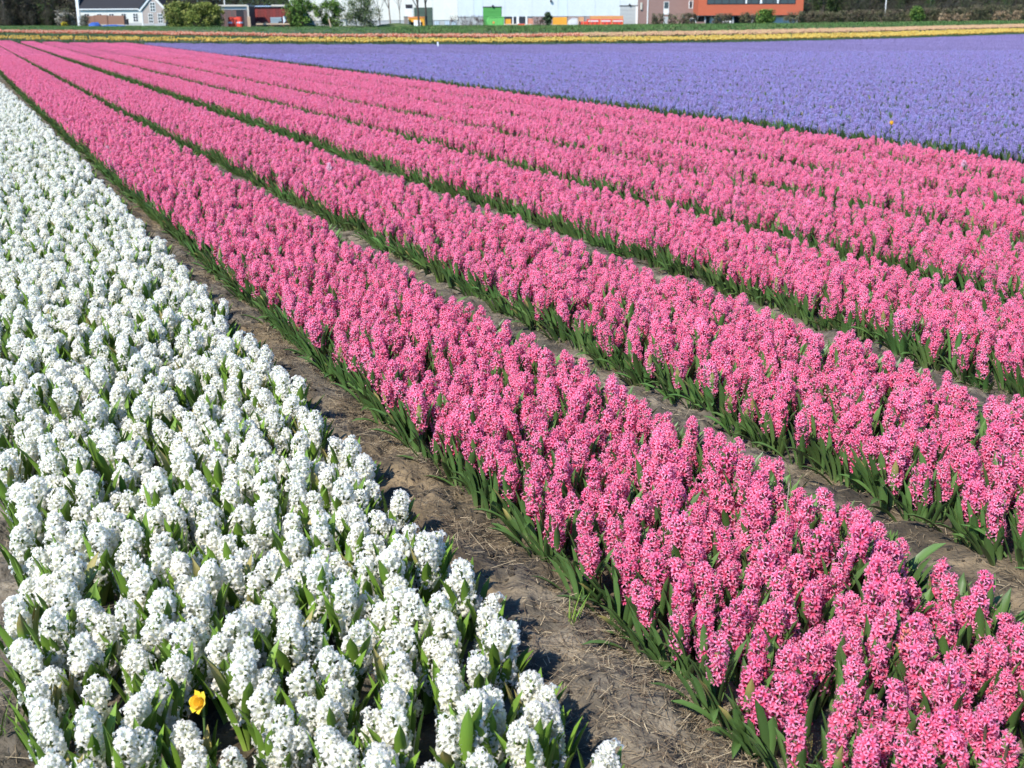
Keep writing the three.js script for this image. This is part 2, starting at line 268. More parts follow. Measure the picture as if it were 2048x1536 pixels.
const dummy = new THREE.Object3D(), qa = new THREE.Quaternion(), qb = new THREE.Quaternion(), ax = new V3();
function pose(o, p) {
  o.position.set(p.x, soil(p.x, p.s) - 0.004, -p.s);
  ax.set(Math.cos(p.tdir), 0, Math.sin(p.tdir)); qa.setFromAxisAngle(ax, p.tilt);
  const yaw = p.side ? (p.side === 1 ? 0 : Math.PI) + (p.yaw - 3.14) * 0.17 : p.yaw;
  qb.setFromAxisAngle(UPV, yaw); o.quaternion.copy(qa).multiply(qb); o.scale.set(p.sc, p.sc * (0.94 + 0.14 * ((p.tone * 13) % 1)), p.sc);
}
const ORD = ['first', 'second', 'third', 'fourth', 'fifth', 'sixth', 'seventh', 'eighth', 'ninth', 'tenth', 'eleventh', 'twelfth'];
const reach = (D, a, b) => (D < a ? 'nearest' : D < b ? 'middle' : 'far') + ' stretch';
const LBL = {
  white: (p) => p.side === 2 ? `white hyacinth on the bed edge beside the straw path, ${reach(p.D, 3.4, 4.4)}` : p.side === 1 ? `white hyacinth on the outer bed edge beside bare soil, ${reach(p.D, 3.4, 4.2)}` : `white hyacinth in the ${ORD[10 - p.row]} row from the straw path, ${reach(p.D, 3.1, 3.9)} of the bed`,
  pink: (p) => { const b = ['the pink bed beside the white bed', 'the second pink bed', 'the third pink bed'][p.name], d = reach(p.D, 3.7, 4.5); return p.side === 1 ? `pink hyacinth with leaves splayed outward, edging ${b}, ${d}` : p.side === 2 ? `pink hyacinth on the far edge of ${b}, ${d}` : `pink hyacinth in the ${ORD[p.row]} row of ${b}, ${d}`; },
  purple: (p) => p.side === 1 && p.name === 0 ? `purple hyacinth on the field edge bordering the pink beds, ${reach(p.D, 14, 16)}` : `purple hyacinth in the ${ORD[p.row]} row of the ${ORD[p.name]} purple bed, ${reach(p.D, 14, 16)}`,
};
const GRP = { white: 'white hyacinths in the white bed', pink: 'pink hyacinths in the pink beds', purple: 'purple hyacinths in the purple field' };
const TINTS = [[1, 1, 1], [0.93, 0.9, 0.92], [1, 1.12, 1.08], [0.96, 0.82, 0.9], [1, 1.05, 1.0]].map((c) => { const m = M.petal.clone(); m.color.setRGB(...c); return m; });
const SINGLE_FLORETS = { pink: 60, white: 44, purple: 0 };
for (const kind of ['white', 'pink', 'purple']) {
  const list = plants[kind].slice().sort((a, b) => a.D - b.D), single = list.filter((p) => p.inView).slice(0, 300), set = new Set(single), protos = new Map();
  single.forEach((p, n) => {
    const fine = n < SINGLE_FLORETS[kind], key = [fine, p.v, p.side ? 1 : 0, p.vl].join(), L = lib[kind];
    let o = protos.get(key);
    if (!o) {
      o = new THREE.Group();
      if (fine) o.add(spikeOfFlorets(kind, 100 + p.v * 17 + kind.length, floretLib[kind])); else part(o, 'flower_spike', L.spike[p.v], kind === 'white' ? M.petalWhite : M.petal);
      for (const g of (p.side ? L.edge : L.leaves)[p.vl].parts) part(o, 'leaf', g, M.leaf);
      protos.set(key, o);
    } else o = o.clone();
    if (kind === 'pink') { const m = TINTS[Math.floor(p.tone * 5 * 37) % 5]; o.traverse((q) => { if (q.isMesh && q.material !== M.leaf) q.material = m; }); }
    o.name = numbered(kind + '_hyacinth'); pose(o, p); tag(o, LBL[kind](p), 'hyacinth', GRP[kind] + (p.side ? ' along the bed edges' : '')); scene.add(o);
    o.userData.group = LBL[kind](p).replace('hyacinth', 'hyacinths');
  });
  const rest = list.filter((p) => !set.has(p)), g = new THREE.Group(); g.name = kind + '_hyacinth_bed' + (kind === 'white' ? '' : 's');
  tag(g, { white: 'dense mass of white hyacinths filling the bed along the straw path', pink: 'dense mass of pink hyacinths in seven long parallel beds', purple: 'broad field of purple hyacinths beyond the pink beds' }[kind], 'hyacinths', null, 'stuff'); scene.add(g); plants[kind].group = g;
  const bins = new Map();
  for (const p of rest) for (const [what, k, geo, m] of [['flower_spike', p.v, lib[kind].spike[p.v], kind === 'white' ? M.petalWhite : M.petal], ['leaf', p.vl + (p.side ? 100 : 0), (p.side ? lib[kind].edge : lib[kind].leaves)[p.vl].all, M.leaf]]) { const key = what + k; if (!bins.has(key)) bins.set(key, { what, geo, m, ps: [] }); bins.get(key).ps.push(p); }
  const col = new THREE.Color();
  for (const b of bins.values()) {
    const im = new THREE.InstancedMesh(b.geo, b.m, b.ps.length); im.name = b.what === 'leaf' ? 'leaves' : 'flower_spikes'; im.userData.kind = 'stuff'; im.castShadow = im.receiveShadow = true;
    b.ps.forEach((p, k) => { pose(dummy, p); dummy.updateMatrix(); im.setMatrixAt(k, dummy.matrix); const t = 0.9 + 0.2 * ((p.tone * 71) % 1); im.setColorAt(k, kind === 'white' ? col.setRGB(1, 1, 1) : col.setRGB(Math.min(1.02, t * 1.04), t * (0.9 + 0.25 * ((p.tone * 37) % 1)), t * (0.93 + 0.16 * ((p.tone * 37) % 1)))); });
    g.add(im);
  }
}

// ---------------------------------------------------------------- far parts of the beds: slabs of 32 smaller-built plants
function slab(kind, seed) {
  const R = rng(seed), mb = new MB(), P = PAL[kind], nx = 8, nz = 4, W = 1.0, D = 0.46;
  for (let i = 0; i < nx; i++) for (let j = 0; j < nz; j++) {
    const x = (i / (nx - 1) - 0.5) * (W - 0.1) + (R() - 0.5) * 0.06, z = ((j + 0.5) / nz - 0.5) * D + (R() - 0.5) * 0.06, sc = 0.9 + 0.22 * R(), yaw = R() * 6, tx = (R() - 0.5) * 0.2, tz = (R() - 0.5) * 0.2;
    const n = R() < 0.08 ? 5 : 26, pt = 0.78 + 0.4 * R();
    for (let k = 0; k < n; k++) {
      const t = (k + 0.5) / n, a = yaw + k * 2.4, up = lerp(-0.2, 0.5, t) + Math.pow(t, 6) * 2, y = lerp(H0, H1, t) * sc, d = new V3(Math.cos(a), up, Math.sin(a)).normalize(), rad = (0.017 + 0.006 * R()) * sc, c = new V3(x + tx * y, y, z + tz * y).addScaledVector(d, rad);
      const u = new V3(0, 1, 0).cross(d); if (u.lengthSq() < 1e-4) u.set(1, 0, 0); u.normalize(); const v = new V3().crossVectors(d, u), tone = pt * (0.85 + 0.3 * R()), spin = R() * 2, rr = 0.019 * sc;
      for (let q = 0; q < 5; q++) { const an = spin + q * 1.2566, e = u.clone().multiplyScalar(Math.cos(an)).addScaledVector(v, Math.sin(an)), s2 = u.clone().multiplyScalar(-Math.sin(an)).addScaledVector(v, Math.cos(an));
        const a0 = mb.v(c.x - s2.x * 0.0042, c.y - s2.y * 0.0042, c.z - s2.z * 0.0042, shade(P.mid, tone * 0.74)), b0 = mb.v(c.x + s2.x * 0.0055, c.y + s2.y * 0.0055, c.z + s2.z * 0.0055, shade(P.mid, tone * 0.8)), t0 = mb.v(c.x + e.x * rr + d.x * 0.002, c.y + e.y * rr + d.y * 0.002, c.z + e.z * rr + d.z * 0.002, shade(mixc(P.mid, P.tip, 0.6), tone * 0.86)); mb.t(a0, b0, t0); }
    }
    const m = i === 0 || i === nx - 1 ? 8 : 5;
    for (let k = 0; k < m; k++) {
      const out = i === 0 && k > 3 ? Math.PI : i === nx - 1 && k > 3 ? 0 : null, az = out !== null ? out + (R() - 0.5) * 1.6 : R() * 6.28, le = out !== null ? 0.5 + 0.4 * R() : 0.15 + 0.3 * R(), ln = 0.15 + 0.07 * R(), ca = Math.cos(az), sa = Math.sin(az), hw = 0.011, tone = 0.8 + 0.5 * R(), c = shade(P.leaf, tone * 1.15);
      const m1 = [x + ca * Math.sin(le) * ln * 0.55, Math.cos(le) * ln * 0.55, z + sa * Math.sin(le) * ln * 0.55], m2 = [x + ca * Math.sin(le + 0.2) * ln, Math.cos(le + 0.1) * ln, z + sa * Math.sin(le + 0.2) * ln];
      const a0 = mb.v(x + sa * hw * 0.6, 0, z - ca * hw * 0.6, P.leafB), a1 = mb.v(x - sa * hw * 0.6, 0, z + ca * hw * 0.6, P.leafB), b0 = mb.v(m1[0] + sa * hw, m1[1], m1[2] - ca * hw, c), b1 = mb.v(m1[0] - sa * hw, m1[1], m1[2] + ca * hw, c), t0 = mb.v(...m2, c);
      mb.q(a0, a1, b1, b0); mb.t(b0, b1, t0);
    }
  }
  return mb.geo();
}
function farBeds(kind, beds, startOf, seed) {
  const R = rng(seed), vars = [0, 1, 2, 3, 4].map((k) => slab(kind, seed * 7 + k)), ps = vars.map(() => []), col = new THREE.Color();
  beds.forEach((b, n) => {
    const bedTone = (kind === 'purple' ? 0.84 : 0.96) * (0.92 + 0.14 * hash(n, seed)), end = edge((b.L(80) + b.R(80)) / 2) - 0.4 + 0.6 * R();
    for (let s = startOf(b, n); s < end; s += 0.46) {
      const L = b.L(s), W = b.R(s), x = (L + W) / 2, q = project(x, 0.15, -s); if (q[2] < 3 || q[0] < -260 || q[0] > 2048 + 260) { R(); continue; }
      const k = Math.floor(R() * 5); ps[k].push([x, s, W - L, bedTone * (0.97 + 0.06 * R()), 0.95 + 0.1 * R(), R() < 0.5]);
    }
  });
  vars.forEach((g, k) => {
    const im = new THREE.InstancedMesh(g, M.plant, ps[k].length); im.name = 'distant_flowers'; im.userData.kind = 'stuff'; im.castShadow = im.receiveShadow = true;
    ps[k].forEach(([x, s, w, t, h, f], n) => { dummy.position.set(x, soil(x, s) - 0.004, -s); dummy.rotation.set(0, f ? Math.PI : 0, 0); dummy.scale.set(w, h, 1.02); dummy.updateMatrix(); im.setMatrixAt(n, dummy.matrix); im.setColorAt(n, col.setRGB(t, t, t)); });
    plants[kind].group.add(im);
  });
}
farBeds('pink', BEDS.pink, (b) => dEnd(b) + 0.2, 3);
farBeds('purple', purpleBeds, (b, n) => n < 36 ? dEnd(b) + 0.2 : 8, 4);

// odd plants out among the beds
function oddPlant(kind, px, py, sc, label, name, budded) {
  const p = onGround(px, py, 0.2), o = thing(name, new V3(p.x, soil(p.x, -p.z), p.z), label, 'hyacinth'), k = Math.round(px) % 5;
  part(o, 'flower_spike', spike(kind, 7000 + Math.round(px), budded), M.petal); for (const g of lib.pink.leaves[k].parts) part(o, 'leaf', g, M.leaf);
  o.scale.setScalar(sc); o.rotation.set(0.03, px, 0.04);
}
oddPlant('pale', 657, 337, 1.1, 'pale blush pink hyacinth standing out in the second pink bed', 'pale_hyacinth');
oddPlant('pale', 1923, 340, 1.12, 'pale blush hyacinth near the purple field in the last pink bed', 'pale_hyacinth');
oddPlant('purple', 57, 172, 1.12, 'single purple hyacinth astray far down the first pink bed', 'purple_hyacinth');
oddPlant('pale', 215, 297, 1.1, 'pale lilac pink hyacinth astray in the first pink bed', 'pale_hyacinth');
oddPlant('coral', 1800, 1300, 1.02, 'coral hyacinth still in closed bud among open pink flowers', 'budding_hyacinth', true);
{ // yellow daffodil in the white bed
  const p = DAFF, o = thing('daffodil', new V3(p.x, soil(p.x, -p.z), p.z), 'single yellow and orange daffodil flowering among the white hyacinths', 'daffodil'), R = rng(5);
  const st = new MB(); st.tube(new V3(0, 0, 0), new V3(0.004, 0.2, 0.004), 0.0035, 0.003, [0.06, 0.12, 0.03], [0.08, 0.14, 0.04], 6); part(o, 'stem', st.geo(), M.leaf);
  const hd = new V3(-0.62, 0.42, 0.35).normalize(), hc = new V3(0.002, 0.215, 0.012);
  for (let k = 0; k < 6; k++) { const mb = new MB(), a = k * 1.047 + 0.2, u = new V3(0, 1, 0).cross(hd).normalize(), v = new V3().crossVectors(hd, u), e = u.clone().multiplyScalar(Math.cos(a)).addScaledVector(v, Math.sin(a)), s = u.clone().multiplyScalar(-Math.sin(a)).addScaledVector(v, Math.cos(a)), ids = [], Y = [0.86, 0.62, 0.03];
    for (const [r, w, d] of [[0.004, 0.004, 0], [0.011, 0.008, 0.007], [0.020, 0.008, 0.010 + 0.008 * R()], [0.027, 0.0005, 0.006 + 0.016 * R()]]) { const c = hc.clone().addScaledVector(e, r).addScaledVector(hd, d); ids.push([mb.v(c.x - s.x * w, c.y - s.y * w, c.z - s.z * w, Y), mb.v(c.x + s.x * w, c.y + s.y * w, c.z + s.z * w, Y)]); }
    for (let q = 0; q < 3; q++) mb.q(ids[q][0], ids[q][1], ids[q + 1][1], ids[q + 1][0]); part(o, 'petal', mb.geo(), M.petal); }
  const tr = new MB(); tr.tube(hc, hc.clone().addScaledVector(hd, 0.016), 0.006, 0.010, [0.8, 0.5, 0.02], [0.85, 0.48, 0.02], 12); tr.tube(hc.clone().addScaledVector(hd, 0.016), hc.clone().addScaledVector(hd, 0.022), 0.010, 0.0145, [0.85, 0.48, 0.02], [0.88, 0.42, 0.02], 12); part(o, 'trumpet', tr.geo(), M.petal);
  const lf = new MB(); strap(lf, PAL.white, R, 1, 0.1, 0.2, 0.012, 0.2); part(o, 'leaf', lf.geo(), M.leaf);
  o.scale.setScalar(1.12);
}
function tulip(px, py, col, label) {
  const p = onGround(px, py, 0.28), o = thing('tulip', new V3(p.x, soil(p.x, -p.z), p.z), label, 'tulip'), R = rng(px), h = 0.22;
  const st = new MB(); st.tube(new V3(), new V3(0.01, h, 0), 0.004, 0.0035, [0.08, 0.14, 0.04], [0.1, 0.17, 0.05], 6); part(o, 'stem', st.geo(), M.leaf);
  for (let k = 0; k < 6; k++) { const mb = new MB(), a = k * 1.047, ca = Math.cos(a), sa = Math.sin(a), ids = []; for (const [y, r, w] of [[0, 0.006, 0.006], [0.02, 0.024, 0.016], [0.045, 0.024, 0.014], [0.062, 0.018, 0.001]]) ids.push([mb.v(0.01 + ca * r + sa * w, h + y, sa * r - ca * w, col), mb.v(0.01 + ca * r - sa * w, h + y, sa * r + ca * w, col)]); for (let q = 0; q < 3; q++) mb.q(ids[q][0], ids[q][1], ids[q + 1][1], ids[q + 1][0]); part(o, 'petal', mb.geo(), M.petal); }
  for (let k = 0; k < 3; k++) { const lf = new MB(); strap(lf, PAL.pink, R, k * 2.1, 0.25, 0.24, 0.04, 0.3); part(o, 'leaf', lf.geo(), M.leaf); }
}
tulip(1782, 247, [0.85, 0.45, 0.03], 'single orange yellow tulip standing in the purple field');
tulip(1024, 87, [0.8, 0.7, 0.3], 'pale yellow tulip on the far edge of the purple field');
{ const p = onGround(876, 97, 0.1), o = thing('marker_stake', new V3(p.x, 0, p.z), 'short white marker stake at the far edge of the purple field', 'stake'); part(o, 'post', new THREE.BoxGeometry(0.07, 0.42, 0.05).translate(0, 0.21, 0), std([0.8, 0.8, 0.8])); part(o, 'cap', new THREE.ConeGeometry(0.06, 0.06, 4).rotateY(Math.PI / 4).translate(0, 0.45, 0), std([0.7, 0.7, 0.72])); }

// ---------------------------------------------------------------- straw mulch, clods, weeds
{
  const R = rng(77), C = [[0.21, 0.15, 0.085], [0.26, 0.195, 0.115], [0.145, 0.10, 0.06], [0.40, 0.32, 0.20], [0.10, 0.068, 0.042]];
  const vars = C.map((c, k) => { const mb = new MB(), n = 3, L = 1, ids = [], b1 = (R() - 0.5) * 0.5, b2 = (R() - 0.5) * 0.4; for (let q = 0; q <= n; q++) { const t = q / n - 0.5; ids.push([mb.v(t * L, b2 * (0.25 - t * t) * 0.3, -0.5 + b1 * (0.25 - t * t) * 20, shade(c, 0.8 + 0.4 * R())), mb.v(t * L, b2 * (0.25 - t * t) * 0.3, 0.5 + b1 * (0.25 - t * t) * 20, shade(c, 0.9 + 0.4 * R()))]); } for (let q = 0; q < n; q++) mb.q(ids[q][0], ids[q][1], ids[q + 1][1], ids[q + 1][0]); return mb.geo(); });
  const ps = vars.map(() => []);
  const scatter = (n, L, Rr, s0, s1, pow, bias) => { for (let k = 0; k < n; k++) { const s = s0 + (s1 - s0) * Math.pow(R(), pow), t = bias === 0 ? R() : bias > 0 ? 1 - Math.pow(R(), 2.4) : Math.pow(R(), 2.2), x = lerp(L(s), Rr(s), t); if (R() > 0.2 + 1.1 * smooth(-0.2, 0.15, fbm(x * 3.6, s * 2.6, 2))) continue; ps[Math.floor(R() * 5)].push([x, s, 0.015 + 0.065 * R() * R() + (R() < 0.05 ? 0.06 : 0), 0.001 + 0.0019 * R() * R(), R() * 6.28, (R() - 0.4) * 0.45, R()]); } };
  const W = BEDS.white, P = BEDS.pink;
  scatter(30000, (s) => W.R(s) - 0.08, (s) => P[0].L(s) + 0.08, 1.2, 16, 1.9, 0);
  scatter(8000, (s) => P[0].L(s) - 0.16, (s) => P[0].L(s) + 0.06, 1.2, 14, 1.8, 0);
  for (let k = 0; k < 3; k++) { scatter(8000, (s) => P[k].R(s) - 0.04, (s) => P[k + 1].L(s) + 0.06, 1.6 + k, 17, 1.7, 1); scatter(3000, (s) => P[k].R(s) - 0.04, (s) => P[k + 1].L(s) + 0.06, 1.6 + k, 17, 1.7, 0); }
  scatter(4000, (s) => W.L(s) - 0.6, (s) => W.L(s) + 0.08, 1.2, 9, 1.3, 0);
  const g = new THREE.Group(); g.name = 'straw'; tag(g, 'scattered dry straw mulch on the soil paths between the beds', 'straw', null, 'stuff'); scene.add(g);
  vars.forEach((geo, k) => { const im = new THREE.InstancedMesh(geo, M.straw, ps[k].length); im.name = 'straw_stalks'; im.userData.kind = 'stuff'; im.castShadow = im.receiveShadow = true; ps[k].forEach(([x, s, l, w, a, tl, lift], n) => { dummy.position.set(x, soil(x, s) + 0.003 + lift * 0.010 + Math.abs(tl) * l * 0.3, -s); dummy.rotation.set((R() - 0.5) * 0.8, a, tl, 'YXZ'); dummy.scale.set(l, l, w); dummy.updateMatrix(); im.setMatrixAt(n, dummy.matrix); }); g.add(im); });
}
{ // loose clods
  const R = rng(31), vars = [0, 1, 2].map((k) => { const g = new THREE.IcosahedronGeometry(1, 2), p = g.attributes.position, c = []; for (let n = 0; n < p.count; n++) { const x = p.getX(n), y = p.getY(n), z = p.getZ(n), f = 1 + 0.5 * fbm(x * 1.7 + k * 9, y * 1.7 + z * 2.3, 3); p.setXYZ(n, x * f, y * f * 0.62, z * f); c.push(1, 0.97, 0.93); } g.setAttribute('color', new THREE.Float32BufferAttribute(c, 3)); g.computeVertexNormals(); return g; });
  const g = new THREE.Group(); g.name = 'soil_clods'; tag(g, 'crumbs and small clods of dry soil along the paths', 'soil', null, 'stuff'); scene.add(g);
  vars.forEach((geo) => { const im = new THREE.InstancedMesh(geo, M.soil, 450); im.name = 'clods'; im.userData.kind = 'stuff'; im.castShadow = im.receiveShadow = true;
    for (let n = 0; n < 450; n++) { const s = 1.3 + 9 * Math.pow(R(), 1.7), w = Math.floor(R() * 4), P = BEDS.pink, L = w < 2 ? BEDS.white.R(s) : P[w - 2].R(s), W = w < 2 ? P[0].L(s) : P[w - 1].L(s), x = lerp(L - 0.04, W + 0.06, R()), r = 0.005 + 0.016 * R() * R() * R(); dummy.position.set(x, soil(x, s) + r * 0.2, -s); dummy.rotation.set(0, R() * 6, 0); dummy.scale.setScalar(r); dummy.updateMatrix(); im.setMatrixAt(n, dummy.matrix); } g.add(im); });
}
function grassTuft(px, py, n, h, label, spread = 0.03) {
  const p = onGround(px, py, 0.03), o = thing('grass_tuft', new V3(p.x, soil(p.x, -p.z) - 0.005, p.z), label, 'grass tuft', 'grass tufts on the paths'), R = rng(px * 3 + py);
  delete o.userData.group;
  for (let k = 0; k < n; k++) { const mb = new MB(), a = R() * 6.28, ca = Math.cos(a), sa = Math.sin(a), L = h * (0.6 + 0.5 * R()), ids = []; let x = (R() - 0.5) * spread, y = 0, z = (R() - 0.5) * spread, an = 0.05 + 0.45 * R(); const c = [0.11 + 0.05 * R(), 0.19 + 0.06 * R(), 0.03];
    for (let q = 0; q <= 5; q++) { const w = 0.0022 * (1 - (q / 5) ** 2) + 0.0002; ids.push([mb.v(x - sa * w, y, z + ca * w, c), mb.v(x + sa * w, y, z - ca * w, c)]); x += ca * Math.sin(an) * L / 5; z += sa * Math.sin(an) * L / 5; y += Math.cos(an) * L / 5; an += 0.16 * R(); }
    for (let q = 0; q < 5; q++) mb.q(ids[q][0], ids[q][1], ids[q + 1][1], ids[q + 1][0]); part(o, 'blade', mb.geo(), M.leaf); }
}
grassTuft(1148, 1262, 9, 0.12, 'thin green grass tuft on the straw path beside the first pink bed');
grassTuft(880, 560, 14, 0.07, 'small yellow green grass tuft on the second soil path', 0.06);
grassTuft(30, 1440, 10, 0.17, 'loose tall grass blades at the near corner of the white bed', 0.09);
grassTuft(1575, 985, 5, 0.10, 'few grass blades on the second soil path near the straw', 0.04);
{ const p = onGround(1562, 1120, 0.1), o = thing('dry_stalk', new V3(p.x, soil(p.x, -p.z), p.z), 'tall thin dry straw stalk standing upright in the first pink bed', 'straw stalk'), mb = new MB(); mb.tube(new V3(), new V3(0.006, 0.2, 0), 0.0013, 0.0012, [0.5, 0.4, 0.26], [0.55, 0.45, 0.3], 5); mb.tube(new V3(0.006, 0.2, 0), new V3(0.004, 0.36, 0.01), 0.0012, 0.0007, [0.55, 0.45, 0.3], [0.6, 0.5, 0.36], 5); part(o, 'stem', mb.geo(), M.straw); const lb = new MB(); lb.tri(new V3(0.006, 0.2, 0), new V3(0.03, 0.235, 0.004), new V3(0.0065, 0.206, 0), [0.5, 0.4, 0.26]); part(o, 'dry_leaf', lb.geo(), M.straw); }

// ---------------------------------------------------------------- tulip strips beyond the field
function tulipPatch(seed, cols, h, n) {
  const R = rng(seed), mb = new MB();
  for (let k = 0; k < n; k++) {
    const x = (R() - 0.5) * 1.02, z = (R() - 0.5) * 1.02, hh = h * (0.86 + 0.22 * R()), c = cols[Math.floor(R() * cols.length)], lo = shade(c[0], 0.9 + 0.2 * R()), hi = shade(c[1], 0.9 + 0.2 * R()), tx = (R() - 0.5) * 0.07, tz = (R() - 0.5) * 0.07;
    const a = new V3(x + tx, hh - 0.085, z + tz); mb.tube(new V3(x, 0, z), a, 0.006, 0.005, [0.07, 0.12, 0.05], [0.09, 0.15, 0.05], 3);
    const m = a.clone().add(new V3(0, 0.045, 0)), t = a.clone().add(new V3(0, 0.095, 0)); mb.tube(a, m, 0.012, 0.042, lo, mixc(lo, hi, 0.6), 6); mb.tube(m, t, 0.042, 0.026, mixc(lo, hi, 0.6), hi, 6);
    for (let q = 0; q < 3; q++) { const az = R() * 6.28, ca = Math.cos(az), sa = Math.sin(az), L = h * (0.5 + 0.18 * R()), le = 0.15 + 0.35 * R(), w = 0.026, g = shade([0.055, 0.105, 0.055], 0.8 + 0.5 * R()); const a0 = mb.v(x + sa * w * 0.5, 0, z - ca * w * 0.5, g), a1 = mb.v(x - sa * w * 0.5, 0, z + ca * w * 0.5, g), yx = Math.sin(le) * L * 0.5, yy = Math.cos(le) * L * 0.5, b0 = mb.v(x + ca * yx + sa * w, yy, z + sa * yx - ca * w, g), b1 = mb.v(x + ca * yx - sa * w, yy, z + sa * yx + ca * w, g), t0 = mb.v(x + ca * yx * 2.2, yy * 1.9, z + sa * yx * 2.2, g); mb.q(a0, a1, b1, b0); mb.t(b0, b1, t0); }
  }
  return mb.geo();
}
function tulipStrip(name, label, d0, d1, c0, c1, cols, seed, n = 30, h = 0.5) {
  const R = rng(seed), vars = [0, 1, 2].map((k) => tulipPatch(seed + k, cols, h, n)), ps = vars.map(() => []);
  for (let X = -70; X < 190; X += 0.98) for (let d = d0; d < d1 + 12; d += 0.98) {
    const e = edge(X), s = e + d, c = bearing(X, s), lim = d1 + (c < -0.2 ? (d0 > 5 ? 4 : -1.2) : 0); if (d > lim || c < c0 || c > c1) continue;
    ps[Math.floor(R() * 3)].push([X + (R() - 0.5) * 0.1, s, Math.floor(R() * 4) * Math.PI / 2, 0.93 + 0.14 * R()]);
  }
  const g = new THREE.Group(); g.name = name; tag(g, label, 'tulips', null, 'stuff'); scene.add(g); const col = new THREE.Color();
  vars.forEach((geo, k) => { const im = new THREE.InstancedMesh(geo, M.plant, ps[k].length); im.name = 'tulip_plants'; im.userData.kind = 'stuff'; im.castShadow = im.receiveShadow = true; ps[k].forEach(([x, s, a, sc], q) => { dummy.position.set(x, land(x, s), -s); dummy.rotation.set(0, a, 0); dummy.scale.set(1, sc, 1); dummy.updateMatrix(); im.setMatrixAt(q, dummy.matrix); const t = 0.96 + 0.08 * R(); im.setColorAt(q, col.setRGB(t, t, t)); }); g.add(im); });
}
const YEL = [[[0.37, 0.19, 0.03], [0.52, 0.37, 0.07]], [[0.40, 0.22, 0.03], [0.54, 0.41, 0.10]], [[0.34, 0.155, 0.02], [0.49, 0.31, 0.04]]];
tulipStrip('yellow_tulips', 'long strip of yellow tulips along the far edge of the hyacinth field', 0.9, 4.6, -0.62, 0.42, YEL, 601, 40, 0.46);
tulipStrip('amber_tulips', 'short stretch of amber orange tulips at the far right end of the yellow strip', 0.9, 4.6, 0.42, 0.62, [[[0.66, 0.26, 0.02], [0.80, 0.44, 0.03]], [[0.6, 0.24, 0.03], [0.78, 0.5, 0.05]]], 611, 40, 0.46);
tulipStrip('orange_tulips', 'strip of orange red and pink tulips behind the left part of the yellow strip', 7.5, 15, -0.62, 0.06, [[[0.40, 0.09, 0.035], [0.50, 0.20, 0.12]], [[0.42, 0.12, 0.05], [0.56, 0.32, 0.21]], [[0.36, 0.05, 0.03], [0.44, 0.09, 0.04]]], 621);
tulipStrip('salmon_tulips', 'strip of pale salmon tulips behind the right part of the yellow strip', 7.5, 17, 0.06, 0.62, [[[0.36, 0.16, 0.09], [0.46, 0.25, 0.155]], [[0.37, 0.19, 0.09], [0.46, 0.28, 0.15]], [[0.36, 0.22, 0.08], [0.48, 0.33, 0.15]]], 631);

// ---------------------------------------------------------------- grass verge beyond the tulips
{
  const gx = [], gs = []; for (let x = -420; x <= 620; x += 5) gx.push(x); for (let d = 0; d <= 420; d += 3) gs.push(50 + d);
  const gc = (X, s) => { const k = 0.8 + 0.7 * fbm(X * 0.21, s * 0.13, 4), y = smooth(-0.1, 0.4, fbm(X * 0.07 + 5, s * 0.05, 3)); return [lerp(0.055, 0.10, y) * k, lerp(0.105, 0.115, y) * k, lerp(0.028, 0.04, y) * k]; };
  const inV = (X, s) => s - edge(X) > 21;
  const g = grid(gx, gs, land, gc, 0.03, inV), o = new THREE.Mesh(g, new THREE.MeshStandardMaterial({ vertexColors: true, roughness: 1 })); o.name = 'grass_verge'; o.receiveShadow = true; scene.add(o);
  tag(o, 'green grass verge between the tulip strips and the buildings', 'grass', null, 'structure');
  const R = rng(404), vars = [0, 1, 2, 3].map((k) => { const mb = new MB(); for (let n = 0; n < 22; n++) { const a = R() * 6.28, ca = Math.cos(a), sa = Math.sin(a), x = (R() - 0.5) * 0.9, z = (R() - 0.5) * 0.9, h = 0.16 + 0.3 * R(), l = 0.1 + 0.2 * R(), w = 0.025, c = shade(k === 3 ? [0.14, 0.13, 0.05] : [0.055, 0.115, 0.025], 0.7 + 0.7 * R()); mb.t(mb.v(x - sa * w, 0, z + ca * w, c), mb.v(x + sa * w, 0, z - ca * w, c), mb.v(x + ca * l, h, z + sa * l, shade(c, 1.3))); } return mb.geo(); });
  const gr = new THREE.Group(); gr.name = 'rough_grass'; tag(gr, 'rough tufted grass covering the verge in front of the buildings', 'grass', null, 'stuff'); scene.add(gr);
  vars.forEach((geo, k) => { const n = k === 3 ? 900 : 3200, im = new THREE.InstancedMesh(geo, M.plant, n); im.name = 'grass_tufts'; im.userData.kind = 'stuff'; im.castShadow = im.receiveShadow = true;
    for (let q = 0; q < n; q++) { const D = 95 + 140 * Math.sqrt(R()), px = -120 + 2300 * R(), p = rayAt(px, 38, D), X = p.x, s = -p.z; dummy.position.set(X, s - edge(X) > 21 ? land(X, s) + 0.02 : -3, -s); dummy.rotation.set(0, R() * 6, 0); const f = (0.7 + 0.8 * R()) * (px > 780 ? 0.95 : 0.6); dummy.scale.set(1.3 * f, f * 0.55, 1.3 * f); dummy.updateMatrix(); im.setMatrixAt(q, dummy.matrix); } gr.add(im); });
}

